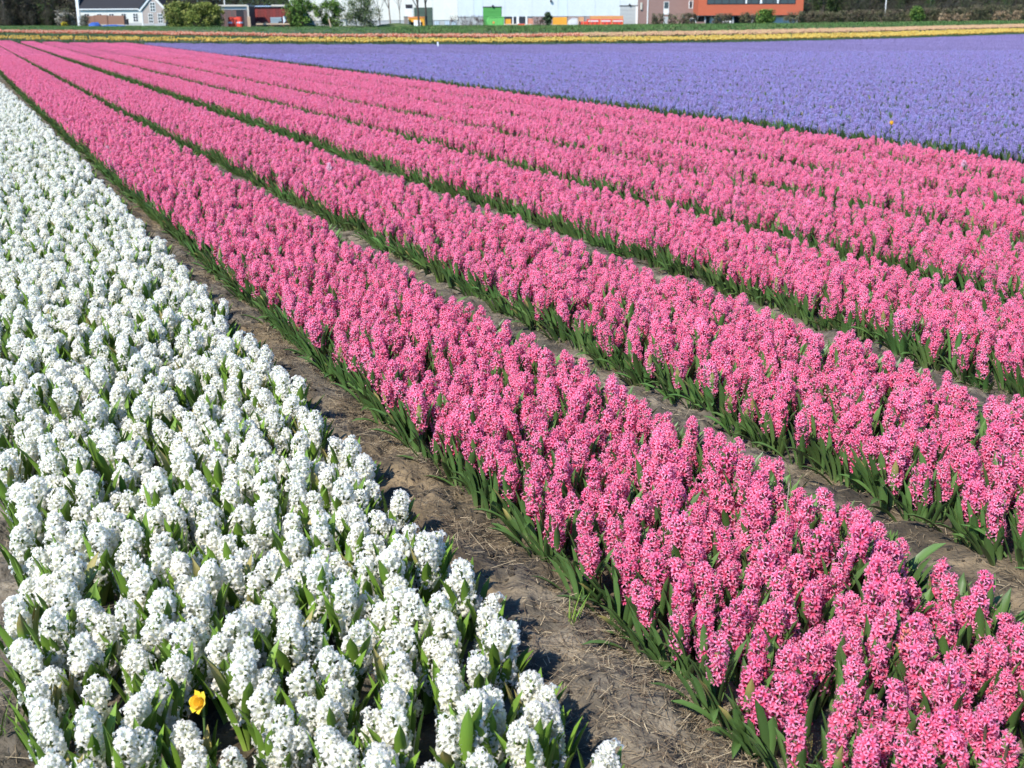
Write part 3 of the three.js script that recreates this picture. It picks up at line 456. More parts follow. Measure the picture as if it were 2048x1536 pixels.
// ---------------------------------------------------------------- builders for the far things
const wear = noiseTex(256, (u, v) => { const k = 0.95 + 0.07 * (tfbm(u, v, 5, 40, 6) - 0.5) + 0.04 * tile(u, v, 40, 3); return [k, k, k]; });
const paint = (r, g, b, rough = 0.75, o = {}) => new THREE.MeshStandardMaterial({ color: new THREE.Color().setRGB(r, g, b), map: wear, roughness: rough, ...o });
const C = {
  white: paint(0.68, 0.68, 0.65), cream: paint(0.62, 0.61, 0.54), cool: paint(0.53, 0.57, 0.565), cool2: paint(0.52, 0.58, 0.63), dark: paint(0.018, 0.02, 0.024, 0.5), slate: paint(0.020, 0.020, 0.025, 0.9), greybrick: paint(0.36, 0.30, 0.26), brick: paint(0.24, 0.145, 0.12), red: paint(0.17, 0.028, 0.024), rust: paint(0.44, 0.095, 0.038),
  crate: paint(0.27, 0.135, 0.085), blue: paint(0.025, 0.09, 0.33), concrete: paint(0.33, 0.31, 0.29), pale: paint(0.5, 0.46, 0.38), green: paint(0.06, 0.27, 0.05), green2: paint(0.13, 0.44, 0.10), deep: paint(0.055, 0.085, 0.06), amber: paint(0.75, 0.34, 0.03), orange: paint(0.70, 0.24, 0.06), brightred: paint(0.70, 0.06, 0.03), grey: paint(0.38, 0.39, 0.38), wood: paint(0.42, 0.30, 0.20), bluegrey: paint(0.24, 0.30, 0.33), skyblue: paint(0.42, 0.56, 0.72), tyre: paint(0.02, 0.02, 0.02, 0.9),
  glass: new THREE.MeshPhysicalMaterial({ color: new THREE.Color().setRGB(0.02, 0.025, 0.03), roughness: 0.08, metalness: 0 }),
};
const FACE = -YAW;
function site(name, pxc, D, label, cat, group, baseY) {
  const w = rayAt(pxc, 40, D), y = land(w.x, -w.z), g = thing(name, new V3(w.x, y, w.z), label, cat, group, FACE);
  const S = { g, D, X: (px) => (px - pxc) / F * D, Y: (py, px = pxc) => rayAt(px, py, D).y - y };
  S.box = (pname, x0, x1, y0, y1, m, z = 0, dep = 0.2, parent = g) => { const a = S.X(x0), b = S.X(x1), t = S.Y(y0), l = y1 === null ? -0.3 : S.Y(y1); return part(parent, pname, new THREE.BoxGeometry(b - a, t - l, dep).translate((a + b) / 2, (t + l) / 2, z - dep / 2), m); };
  return S;
}
// a window with frame bars and panes, as one part with sub-parts
function windowAt(S, x0, x1, y0, y1, nx, ny, frame = C.white, pane = C.glass, z = 0.04) {
  const f = S.box('window', x0, x1, y0, y1, frame, z, 0.16); const W = (x1 - x0), Hh = (y1 - y0), bx = W * 0.1, by = Hh * 0.06;
  for (let i = 0; i < nx; i++) for (let j = 0; j < ny; j++) S.box('pane', x0 + bx + (W - bx) * i / nx, x0 + (W - bx) * (i + 1) / nx, y0 + by + (Hh - by) * j / ny, y0 + (Hh - by) * (j + 1) / ny, pane, z + 0.012, 0.03, f);
  return f;
}
// a shrub: stems and a crown of small leaves gathered in clumps
function shrub(name, px0, px1, py0, D, label, cols, o = {}) {
  const pxc = (px0 + px1) / 2, S = site(name, pxc, D, label, o.cat ?? 'bush', o.group), W = (px1 - px0) / F * D / 2, H = S.Y(py0), R = rng(Math.round(px0 * 7 + D)), dz = o.dz ?? Math.min(W, 3), n = Math.round((o.n ?? 2600) * 1.3), ls = o.ls ?? 0.17, y0 = o.y0 ?? 0.02, clumps = [];
  for (let k = 0; k < Math.round((o.clumps ?? 26) * 1.6); k++) { const a = R() * 6.28, u = Math.sqrt(R()), ph = y0 + (1 - y0) * Math.pow(R(), 0.85), bl = o.belly ?? 0.5, rad = o.box ? 1 : ph > bl ? Math.sqrt(Math.max(0.03, 1 - Math.pow((ph - bl) / (1 - bl), 2.4))) : lerp(0.93, 1, ph / bl); clumps.push([o.box ? (R() * 2 - 1) * W * 0.96 : Math.cos(a) * u * W * rad * 0.84, ph * H * 0.93, Math.sin(a) * u * dz * rad * 0.85, (o.cr ?? 0.26) * 1.3 * (0.5 + 0.9 * R()), Math.floor(R() * cols.length), 0.75 + 0.5 * R()]); }
  const mb = new MB(), mn = Math.min(W, H * 0.6);
  for (let k = 0; k < n; k++) {
    const c = clumps[Math.floor(R() * clumps.length)], th = R() * 6.28, cp = R() * 2 - 1, rr = c[3] * mn * Math.pow(R(), 0.4), sp = Math.sqrt(1 - cp * cp), x = c[0] + Math.cos(th) * sp * rr, y = Math.max(0.03, Math.min(H, c[1] + cp * rr * 0.9)), z = c[2] + Math.sin(th) * sp * rr, col = shade(cols[c[4]], c[5] * (0.7 + 0.6 * R()));
    const a = R() * 6.28, b = (R() - 0.5) * 2.2, s = ls * (0.6 + 0.8 * R()), thin = o.thin ?? 0.5, ux = Math.cos(a) * Math.cos(b) * s, uy = Math.sin(b) * s, uz = Math.sin(a) * Math.cos(b) * s, vx = -Math.sin(a) * s * thin, vz = Math.cos(a) * s * thin, vy = (R() - 0.5) * s * thin;
    const i0 = mb.v(x - ux, y - uy, z - uz, col), i1 = mb.v(x + vx, y + vy, z + vz, col), i2 = mb.v(x + ux, y + uy, z + uz, col), i3 = mb.v(x - vx, y - vy, z - vz, col); mb.q(i0, i1, i2, i3);
  }
  part(S.g, 'crown', mb.geo(), M.plant);
  const st = new MB(); for (let k = 0; k < (o.stems ?? 7); k++) { const c = clumps[k], b = [0.09, 0.07, 0.05]; st.tube(new V3(c[0] * 0.3, -0.1, c[2] * 0.3), new V3(c[0] * 0.7, c[1] * 0.55, c[2] * 0.7), 0.05, 0.03, b, b, 4); st.tube(new V3(c[0] * 0.7, c[1] * 0.55, c[2] * 0.7), new V3(c[0], c[1], c[2]), 0.03, 0.012, b, b, 4); }
  part(S.g, 'trunk', st.geo(), M.plant); return S;
}
function branches(mb, R, from, dir, len, rad, depth, col) {
  const to = from.clone().addScaledVector(dir, len); mb.tube(from, to, rad, rad * 0.68, col, col, depth > 2 ? 6 : 3); if (depth === 0) return;
  const n = depth > 2 ? 3 : 3 + Math.floor(R() * 2);
  for (let k = 0; k < n; k++) { const d = dir.clone().add(new V3((R() - 0.5) * 1.3, (R() - 0.25) * 0.7, (R() - 0.5) * 1.3)).normalize(), t = k === 0 ? 1 : 0.5 + 0.5 * R(); branches(mb, R, from.clone().lerp(to, t), d, len * (0.58 + 0.22 * R()), rad * 0.6 * (k === 0 ? 1 : 0.75), depth - 1, col); }
}
function bareTree(px, D, h, label, col, seed, rad = 0.16) { const S = site('bare_tree', px, D, label, 'tree'), R = rng(seed), tr = new MB(), cr = new MB(), top = new V3((R() - 0.5) * 0.5, h * 0.3, 0); tr.tube(new V3(0, -0.2, 0), top, rad, rad * 0.72, col, col, 8); for (let k = 0; k < 4; k++) branches(cr, R, top.clone().multiplyScalar(0.75 + 0.25 * R()), new V3((R() - 0.5) * 1.1, 1, (R() - 0.5) * 1.1).normalize(), h * 0.24, rad * 0.55, 4, col); part(S.g, 'trunk', tr.geo(), M.plant); part(S.g, 'crown', cr.geo(), M.plant); }
// lumpy sheet-covered heap
function heap(name, px0, px1, py0, D, m, label, cat, seed) { const S = site(name, (px0 + px1) / 2, D, label, cat), W = S.X(px1), H = S.Y(py0), g = new THREE.SphereGeometry(1, 28, 14, 0, Math.PI * 2, 0, Math.PI / 2), p = g.attributes.position; for (let k = 0; k < p.count; k++) { const x = p.getX(k), y = p.getY(k), z = p.getZ(k), f = 1 + 0.45 * fbm(x * 2.2 + seed, z * 2.2 + y * 1.5, 4); p.setXYZ(k, Math.sign(x) * Math.pow(Math.abs(x), 0.75) * W, y * H * f - 0.03, z * 1.3 * f); } g.computeVertexNormals(); part(S.g, 'cover', g, m); return S; }

// ---------------------------------------------------------------- white farmhouse
{
  const S = site('farmhouse', 242, 236, 'white farmhouse with dark slate roof and a grey brick gable wing', 'house'), { g } = S;
  const z0 = -0.9; S.box('wall', 157, 287, 17.5, null, C.cream, z0, 7.5); S.box('plinth', 157, 285, 46, null, C.grey, z0 + 0.03, 0.1);
  S.box('barge_board', 152, 157.6, -25, null, C.white, z0 + 0.15, 8);
  const slope = (x0, x1, eave, ridge, zf, zb, m, name) => { const a = S.X(x0), b = S.X(x1), e = S.Y(eave), t = S.Y(ridge), gg = new THREE.BufferGeometry(), P = [a, e, zf, b, e, zf, b, t, (zf + zb) / 2, a, t, (zf + zb) / 2, a, e, zb, b, e, zb, a, e - 0.2, zf, b, e - 0.2, zf]; gg.setAttribute('position', new THREE.Float32BufferAttribute(P, 3)); gg.setAttribute('uv', new THREE.Float32BufferAttribute([0, 0, 4, 0, 4, 2, 0, 2, 0, 0, 4, 0, 0, 0, 4, 0], 2)); gg.setIndex([0, 1, 2, 0, 2, 3, 5, 4, 3, 5, 3, 2, 6, 7, 1, 6, 1, 0]); gg.computeVertexNormals(); return part(g, name, gg.toNonIndexed(), m); };
  const roof = slope(157.6, 300, 18, -42, z0 + 0.35, z0 - 7.9, C.slate, 'roof'); S.box('chimney', 200, 208, -54, -34, C.brick, z0 - 3.4, 1, roof);
  S.box('gutter', 157, 286, 17.2, 19.4, C.white, z0 + 0.42, 0.14);
  for (const x of [166, 191, 215.5, 240, 263.5]) windowAt(S, x, x + 11, 26.5, 44, 2, 3, C.white, C.glass, z0 + 0.05);
  const a = S.X(285), b = S.X(331), e = S.Y(20), t = S.Y(-6), mid = (a + b) / 2, sh = new THREE.Shape(); sh.moveTo(a, -0.3); sh.lineTo(b, -0.3); sh.lineTo(b, e); sh.lineTo(mid, t); sh.lineTo(a, e); sh.closePath();
  part(g, 'gable_wall', new THREE.ExtrudeGeometry(sh, { depth: 1.6, bevelEnabled: false }).translate(0, 0, -1.6), C.greybrick);
  S.box('gable_plinth', 285, 331, 47.5, null, C.grey, 0.04, 0.1); S.box('corner_board', 283.6, 286, 21, null, C.white, 0.06, 0.3);
  for (const [x, s] of [[a, 1], [b, -1]]) { const dx = mid - x, dy = t - e, L = Math.hypot(dx, dy) + 0.7, bb = new THREE.BoxGeometry(L, 0.5, 0.4).rotateZ(Math.atan2(dy, dx)).translate((x + mid) / 2 - s * 0.25, (e + t) / 2 + 0.1, 0.1); part(g, 'barge_board', bb, C.white);
    const rr = new THREE.BoxGeometry(L, 0.16, 5.4).rotateZ(Math.atan2(dy, dx)).translate((x + mid) / 2 - s * 0.25, (e + t) / 2 + 0.42, -2.3); part(g, 'wing_roof', rr, C.slate); }
  windowAt(S, 302, 313, 4.5, 24, 2, 3, C.white, C.glass, 0.06); windowAt(S, 297.5, 306.8, 27, 47, 2, 3, C.white, C.glass, 0.06); windowAt(S, 316, 326, 27, 47, 2, 3, C.white, C.glass, 0.06);
}
function bigCrate(px0, px1, py0, py1, D, m, label, planks = 5, name = 'wooden_crate') {
  const S = site(name, (px0 + px1) / 2, D, label, 'crate'), b = S.Y(py1), t = S.Y(py0), h = (t - b) / planks;
  const x0 = S.X(px0), x1 = S.X(px1); part(S.g, 'body', new THREE.BoxGeometry(x1 - x0 - 0.1, t - b - 0.1, 1.3).translate(0, (t + b) / 2, -0.72), m);
  for (let k = 0; k < planks; k++) part(S.g, 'plank', new THREE.BoxGeometry(x1 - x0, h * 0.9, 0.05).translate(0, b + h * (k + 0.5), 0), m);
  for (const s of [-1, 1]) part(S.g, 'corner_post', new THREE.BoxGeometry(0.09, t - Math.min(b, 0) , 0.09).translate(s * ((x1 - x0) / 2 - 0.02), (t + Math.min(b, 0)) / 2, 0.05), m);
}
bigCrate(173, 188.5, 31.5, 47, 229, C.crate, 'brown slatted wooden crate, leftmost of three before the white farmhouse', 5);
bigCrate(188.8, 214, 30, 49, 229, C.crate, 'brown slatted wooden crate, middle one of three before the farmhouse', 6);
bigCrate(215.6, 248, 31, 49, 229, C.crate, 'brown slatted wooden crate, rightmost of three and close to farmhouse window', 6);
heap('tarpaulin_heap', 177, 201, 45.5, 222, C.blue, 'bright blue tarpaulin heap before the leftmost brown crates', 'tarpaulin', 3);
heap('tarpaulin_heap', 201, 251, 49.5, 222, C.blue, 'long low blue tarpaulin along the foot of the brown crates', 'tarpaulin', 8);
{ const S = site('waste_bin', 251, 229, 'dark grey bin beside the rightmost brown crate at the farmhouse', 'bin'); S.box('body', 247.5, 254.5, 39.5, 49.5, C.slate, 0, 0.8); S.box('lid', 247, 255, 38, 39.5, C.slate, 0.05, 0.9); }
const OL = [[0.17, 0.20, 0.03], [0.13, 0.17, 0.03], [0.21, 0.22, 0.05]], GRN = [[0.10, 0.18, 0.025], [0.07, 0.14, 0.022], [0.14, 0.22, 0.035]], DGR = [[0.085, 0.125, 0.045], [0.10, 0.14, 0.055], [0.14, 0.16, 0.08]];
shrub('bare_bush', 156, 180, 30, 226, 'grey brown leafless bush at the left corner of the farmhouse', [[0.14, 0.13, 0.09], [0.10, 0.10, 0.06]], { n: 1500, thin: 0.2 });
shrub('blossoming_bush', 112, 152, 17, 231, 'tall bush with pale blossom left of the white farmhouse', [[0.12, 0.10, 0.07], [0.36, 0.33, 0.27], [0.10, 0.11, 0.05]], { n: 2600, ls: 0.14 });
shrub('yellow_bush', 119, 138, 44, 224, 'low bright yellow flowering bush in the grass left of the farmhouse', [[0.62, 0.48, 0.03], [0.5, 0.42, 0.05]], { n: 800, ls: 0.1, clumps: 14 });
shrub('green_bush', 322, 398, 3, 207, 'large yellow green bush beside the farmhouse gable', OL, { n: 6200, clumps: 70, dz: 3, cr: 0.2, ls: 0.16 });
shrub('green_bush', 366, 456, 5, 204, 'large yellow green bush next to the brown shed', OL, { n: 6200, clumps: 60, dz: 3, cr: 0.22, ls: 0.16 });
shrub('green_bush', 566, 647, -4, 212, 'fresh green round bush right of the dark red barn', GRN, { n: 5200, clumps: 50, cr: 0.24 });
shrub('green_bush', 630, 694, 0, 214, 'dark centred green bush between two others before the white hall', GRN, { n: 4200, clumps: 40, cr: 0.24 });
shrub('olive_tree_bush', 683, 762, -10, 203, 'tall grey green bush with tangled stems before the cream hall wall', DGR, { n: 5200, clumps: 50, cr: 0.24, thin: 0.28, ls: 0.2 });
shrub('conifer', 1086, 1105, 24, 222, 'small dark green conifer beside the stacked yellow crates', [[0.04, 0.075, 0.03], [0.06, 0.10, 0.035]], { n: 1800, belly: 0.15, cat: 'conifer' });
// ---------------------------------------------------------------- sheds, barn, yard
{ const S = site('brown_shed', 469, 216, 'low brown shed with a pale flat roof right of the big bush', 'shed'); S.box('wall', 441, 497, 13, null, paint(0.10, 0.07, 0.065), 0, 6); S.box('roof', 438, 497.5, 9.5, 13, C.pale, 0.5, 7); S.box('fascia', 439, 496.5, 13.4, 19.5, C.grey, 0.12, 0.1); S.box('door', 474, 488, 21, null, C.slate, 0.05, 0.08); for (let k = 0; k < 9; k++) S.box('board', 441.5 + k * 3.6, 444.6 + k * 3.6, 20, 57, paint(0.115 + 0.02 * (k % 3), 0.08, 0.07), 0.05, 0.06); }
{ const S = site('concrete_post', 497.5, 208, 'tall pale post at the corner of the brown shed', 'post'); S.box('foot', 494.6, 500.6, 33, null, C.wood, 0, 0.5); S.box('pole', 495.4, 498.6, 8, 33, C.pale, -0.08, 0.26); S.box('cap', 494.6, 499.6, 6.5, 9.5, C.slate, 0, 0.4); }
{ const S = site('white_pole', 451, 240, 'thin white pole rising behind the brown shed', 'pole'); S.box('pole', 450.1, 451.9, -30, null, C.white, 0, 0.18); S.box('cap', 449.6, 452.4, -31.5, -30, C.grey, 0.03, 0.24); }
{ const S = site('red_tank', 471, 206, 'bright red twin drum tank with white bands before the brown shed', 'tank'), h = S.Y(34), r = S.X(480) * 0.78; for (const s of [-1, 1]) { part(S.g, 'drum', new THREE.CylinderGeometry(r * 0.92, r, h, 20).translate(s * r * 1.12, h / 2, 0), C.brightred); part(S.g, 'band', new THREE.CylinderGeometry(r * 1.02, r * 1.02, h * 0.15, 20).translate(s * r * 1.12, h * 0.46, 0), paint(0.62, 0.60, 0.72)); } S.box('frame', 465.5, 478, 35, 39, C.brightred, r, 0.12); for (const x of [465.5, 470.3, 476.2]) S.box('upright', x, x + 1.6, 39, 58, C.brightred, r, 0.12); S.box('motor', 467.5, 475.5, 40, 47, C.red, r * 0.8, 0.4); }
{ const S = site('red_barn', 540, 224, 'long dark red barn with flat roof behind a wagon', 'barn'); S.box('wall', 498.5, 583, 15, null, C.red, 0, 14); S.box('roof_edge', 498, 583.5, 13, 15.4, C.slate, 0.25, 14.4); for (let k = 0; k < 14; k++) S.box('board', 499.2 + k * 5.95, 504.6 + k * 5.95, 15.6, 57, paint(0.16 + 0.025 * (k % 3), 0.026, 0.022), 0.06, 0.08); S.box('roof_sheet', 509, 543, 11.5, 13.2, C.skyblue, 0.1, 5); S.box('pale_sheet', 544, 572, 9.5, 13, C.pale, 0, 6); for (const x of [519.5, 530.5, 564]) S.box('vent', x, x + 4.4, 7.5, 12.4, C.slate, -1, 0.5); }
{ const S = site('flat_wagon', 545, 211, 'flat farm wagon with grey crates standing before the red barn', 'wagon'); S.box('bed', 512, 579, 46.5, 49.5, C.wood, 0, 2.2); S.box('side_rail', 512, 579, 49.5, 51, C.slate, -0.1, 2); for (const x of [515.5, 531, 560, 572]) { const r = 0.48, wh = part(S.g, 'wheel', new THREE.CylinderGeometry(r, r, 0.25, 18).rotateX(Math.PI / 2).translate(S.X(x), r, -0.25), C.tyre); part(wh, 'hub', new THREE.CylinderGeometry(0.2, 0.2, 0.28, 12).rotateX(Math.PI / 2).translate(S.X(x), r, -0.25), C.wood); } S.box('drawbar', 503, 513, 50.5, 52, C.slate, -1, 0.12); S.box('box', 546, 556, 51, 57, C.crate, -0.3, 1.2); }
{ const S = site('grey_crate', 558, 211, 'blue grey crate loaded on the flat wagon', 'crate'); S.box('body', 540.5, 562, 34.5, 46.4, C.bluegrey, -0.3, 1.4); for (let k = 0; k < 3; k++) S.box('slat', 540.3, 562.2, 35 + k * 3.9, 38 + k * 3.9, C.bluegrey, -0.24, 0.08); }
{ const S = site('white_tank', 568, 211, 'white plastic tank at the right end of the flat wagon', 'tank'), r = S.X(571.5), b = S.Y(46.4), t = S.Y(33); part(S.g, 'body', new THREE.CylinderGeometry(r, r, t - b, 16).translate(0, (t + b) / 2, -0.8), paint(0.55, 0.62, 0.68)); part(S.g, 'lid', new THREE.CylinderGeometry(r * 0.5, r * 0.6, 0.14, 12).translate(0, t + 0.06, -0.8), C.slate); }
for (const [a, b, l] of [[556, 616, 'grey concrete pad in the grass left of the olive bush'], [627, 676, 'pale grey concrete pad before the two green bushes']]) { const S = site('concrete_pad', (a + b) / 2, 190, l, 'concrete slab'); tag(S.g, null, null, null, 'structure'); for (let k = 0; k < 3; k++) S.box('slab', a + (b - a) * k / 3 + 0.2, a + (b - a) * (k + 1) / 3, 56, null, C.concrete, 0, 8); }
{ const S = site('leaning_post', 661, 206, 'pale wooden post leaning in the grass before the green bushes', 'post'); const o = S.box('post', 659.8, 662.2, 37, null, C.wood, 0, 0.18); o.rotation.z = 0.22; const c = S.box('cap', 659.5, 662.5, 36.4, 37.4, C.pale, 0.02, 0.22); c.rotation.z = 0.22; }
{ const S = site('garden_shed', 684, 226, 'small white shed glimpsed between the green bushes', 'shed'); S.box('wall', 678, 691, 38, null, C.white, 0, 2.4); S.box('roof', 677, 692, 34.5, 38.4, C.pale, 0.2, 2.8); S.box('door', 681, 685.5, 40, 50, C.grey, 0.04, 0.06); }
// ---------------------------------------------------------------- white hall
{
  const S = site('white_hall', 930, 238, 'long white warehouse hall with green doors behind the field', 'warehouse');
  S.box('core', 581, 1279, -42, null, C.grey, -0.25, 40); S.box('roof_edge', 580, 1279.5, -45, -41.6, C.slate, 0.25, 41);
  const xs2 = [580, 640, 700, 756, 812, 866, 916]; for (let k = 0; k < 6; k++) S.box('cladding_panel', xs2[k] + 0.15, xs2[k + 1] - 0.15, -42, 40, C.cream, 0, 0.2);
  for (const [a, b, m] of [[916, 948, C.cool], [948, 966, C.cool2], [966, 1010, C.cool], [1010, 1064, C.cool], [1064, 1116, C.cool], [1116, 1135, C.cool2], [1135, 1190, C.cool], [1190, 1240, C.cool], [1240, 1278.6, C.cool]]) S.box('cladding_panel', a + 0.15, b - 0.15, -42, 33.5, m, 0, 0.2);
  S.box('plinth', 581, 917, 40.4, null, C.grey, -0.1, 0.14); S.box('plinth', 917, 966, 34, null, C.grey, -0.1, 0.14);
  S.box('vent_grille', 812, 825.5, 8.5, 16.5, C.slate, 0.06, 0.12); S.box('vent_hood', 811, 826, 16.5, 33, C.white, 0.1, 0.3);
  const d1 = S.box('door', 828.5, 865, 14.5, null, C.deep, 0.08, 0.2); for (let k = 0; k < 4; k++) S.box('door_panel', 829.5, 864, 16 + k * 9, 24 + k * 9, C.deep, 0.12, 0.08, d1);
  const d2 = S.box('door', 966.4, 1003, 14.5, null, C.green, 0.08, 0.2); for (let k = 0; k < 4; k++) S.box('door_panel', 967.4, 1002, 16 + k * 9, 24 + k * 9, C.green, 0.12, 0.08, d2); S.box('door_header', 966, 1003.4, 13.4, 15.2, C.slate, 0.16, 0.3); S.box('door_lamp', 984, 987.5, 10.5, 14, C.slate, 0.5, 0.5);
  const d3 = S.box('door', 1239.5, 1275, 13.5, null, C.grey, 0.08, 0.2); for (let k = 0; k < 5; k++) S.box('door_panel', 1240.5, 1274, 15 + k * 7.6, 22 + k * 7.6, C.grey, 0.12, 0.08, d3); S.box('door_header', 1238.6, 1276, 12.4, 14.2, C.slate, 0.16, 0.3); S.box('door_jamb', 1271, 1275.5, 14.2, null, C.white, 0.18, 0.2); S.box('door_lamp', 1257, 1260, 9.5, 12.4, C.slate, 0.5, 0.5);
  for (const x of [868, 889, 902]) windowAt(S, x, x + 10.5, 41.5, 50, 2, 1, C.bluegrey, paint(0.45, 0.52, 0.58, 0.2), -0.02);
  for (const [a, b] of [[1009, 1024.5], [1038, 1051]]) S.box('loading_opening', a, b, 34.5, 48, C.dark, -0.02, 0.1);
  for (const [a, b] of [[1024.5, 1027], [1033, 1038], [1051, 1054.5]]) S.box('pillar', a, b, 33.6, null, C.white, 0.12, 0.4);
  S.box('loading_opening', 1027, 1033, 34.5, 48, C.dark, -0.02, 0.1); S.box('loading_dock', 1008, 1066, 48, null, C.pale, 0.5, 1); for (let k = 0; k < 5; k++) S.box('wall_panel', 1066 + k * 35, 1099 + k * 35, 34.2, null, paint(0.30, 0.22, 0.2), -0.06, 0.1);
  S.box('wall_lamp', 1100, 1103.4, 1, 4.6, C.slate, 0.5, 0.5);
}
const P1 = (name, px0, px1, py0, py1, D, m, label, n = 3) => bigCrate(px0, px1, py0, py1, D, m, label, n, name);
P1('yellow_crate', 1011, 1021.5, 38, 48, 235, C.amber, 'small yellow crate stacked in the dark loading opening of the hall');
P1('salmon_crate', 1056, 1066, 36.5, 48, 234, paint(0.62, 0.26, 0.16), 'salmon coloured crate beside the dark loading opening of the hall');
P1('red_crate', 1036, 1049, 47.5, 52.5, 231, C.brightred, 'low red crate below the loading opening pillars', 2);
{ const S = site('green_container', 990, 229, 'light green skip container in front of the green hall door', 'container'), b = S.X(1008), a = S.X(973), t = S.Y(33.5), sh = new THREE.Shape(); sh.moveTo(a + 0.4, 0.05); sh.lineTo(b - 0.1, 0.05); sh.lineTo(b, t * 0.95); sh.lineTo(a + 0.5, t); sh.lineTo(a, t * 0.62); sh.closePath(); part(S.g, 'body', new THREE.ExtrudeGeometry(sh, { depth: 1.7, bevelEnabled: true, bevelSize: 0.03, bevelThickness: 0.03, bevelSegments: 1 }).translate(0, 0, -1.7), C.green2); for (let k = 0; k < 6; k++) S.box('rib', 977 + k * 5.4, 978 + k * 5.4, 36, 50, C.green2, 0.1, 0.1); S.box('rim', 978, 1008.4, 33.4, 35, C.green2, 0.12, 0.14); S.box('sign', 985.5, 989, 43, 47, C.orange, 0.12, 0.04); }
{ const S = site('orange_skip', 832, 220, 'orange yellow open container standing before the dark green door', 'container'); S.box('body', 817, 849, 36, 44, C.amber, 0, 1.6); S.box('rim', 816.4, 849.6, 33.4, 36.2, C.orange, 0.08, 1.76); S.box('leg', 817, 821.5, 44, null, C.wood, 0, 1.4); S.box('leg', 845, 849, 44, null, C.amber, 0, 1.4); S.box('panel', 821.5, 845, 44, null, C.slate, -0.4, 0.8); }
{ const S = site('white_board', 834, 216, 'white board leaning against the orange yellow container', 'board'); const o = S.box('board', 827.5, 841, 40.5, 55, C.white, 0.1, 0.1); o.rotation.x = -0.06; const f = S.box('foot', 829, 839.5, 55, null, C.wood, 0.05, 0.16); f.rotation.x = -0.06; }
{ const S = site('grey_post', 812, 219, 'broad grey brown post left of the orange container', 'post'); S.box('post', 808, 815.6, 34, null, paint(0.2, 0.17, 0.14), 0, 0.5); S.box('cap', 807.6, 816, 32.8, 34, C.slate, 0.04, 0.6); }
heap('grass_mound', 752, 828, 46.5, 206, paint(0.075, 0.11, 0.03), 'grassy green mound at the foot of the pale bare trees', 'mound', 12);
P1('amber_crate', 1105.5, 1119, 34.5, 49.5, 227, C.amber, 'amber yellow crate, left one of two beside the conifer', 4);
P1('amber_crate', 1119.4, 1133.5, 34, 49.5, 227, C.amber, 'amber yellow crate, right one of two beside the grey sheeted heap', 4);
{ const S = site('pallet', 1119.5, 227, 'white pallet under the two amber yellow crates', 'pallet'); S.box('deck', 1104.5, 1134.5, 49.6, 51, C.white, 0.05, 1.4); for (let k = 0; k < 6; k++) S.box('block', 1105.5 + k * 5.3, 1107.8 + k * 5.3, 51, null, C.white, 0.02, 1.2); }
heap('sheeted_heap', 1134, 1162, 35, 227, C.grey, 'heap under a grey sheet between amber crates and red crates', 'heap', 21);
P1('orange_crate', 1157, 1167, 34, 42.5, 226, paint(0.6, 0.3, 0.14), 'pale orange crate, upper of two left of the red crates', 2); P1('red_crate', 1162, 1174, 42.8, 53, 226, C.brightred, 'small red crate, lowest one left of the large red crates', 2);
for (const [a, b, w] of [[1175, 1198.6, 'left'], [1199, 1222.6, 'middle'], [1223, 1247, 'right']]) { const S = site('red_crate', (a + b) / 2, 226, `large red crate with a pale stripe, ${w} one of three before the grey door`, 'crate'); S.box('body', a, b, 38.6, null, C.brightred, 0, 1.4); S.box('stripe', a + 1.5, b - 1.5, 40.4, 43.6, paint(0.7, 0.5, 0.48), 0.05, 0.08); S.box('rim', a - 0.2, b + 0.2, 38.2, 40, C.brightred, 0.06, 1.52); for (let k = 0; k < 3; k++) S.box('rib', a + 2 + k * 8, a + 3.4 + k * 8, 44, 52, C.red, 0.06, 0.08); }
for (const [a, b, w] of [[1180, 1201.8, 'left'], [1202.2, 1224.4, 'middle'], [1224.8, 1246, 'right']]) P1('orange_crate', a, b, 31.4, 38, 226, paint(0.62, 0.27, 0.09), `shallow orange crate on a red crate, ${w} one of three`, 2);
// ---------------------------------------------------------------- brick house and orange office block
{
  const S = site('brick_building', 1337, 234, 'purple brown brick building between the white hall and the orange block', 'building'); S.box('wall', 1279.4, 1394.6, -40, null, C.brick, 0, 12); S.box('roof_edge', 1278.6, 1395.4, -43, -40, C.white, 0.3, 12.6); S.box('drainpipe', 1293.6, 1295.6, -40, null, C.white, 0.16, 0.14);
  windowAt(S, 1326.6, 1337, 3, 18, 1, 1); S.box('white_panel', 1326.6, 1337, 18.2, 29, C.white, 0.05, 0.1); S.box('door', 1327.6, 1336, 33, null, C.grey, 0.04, 0.08); S.box('door_frame', 1326.4, 1327.6, 29, null, C.white, 0.08, 0.12);
  windowAt(S, 1376.4, 1391.6, 2, 17, 2, 1); windowAt(S, 1379, 1392, 36.5, 50, 2, 1); S.box('wall_box', 1279.8, 1283.4, 5, 19, C.pale, 0.3, 0.3); S.box('wall_lamp', 1365, 1368, 30, 35, C.white, 0.3, 0.3); for (const x of [1310, 1356]) windowAt(S, x, x + 12, -30, -14, 2, 1);
}
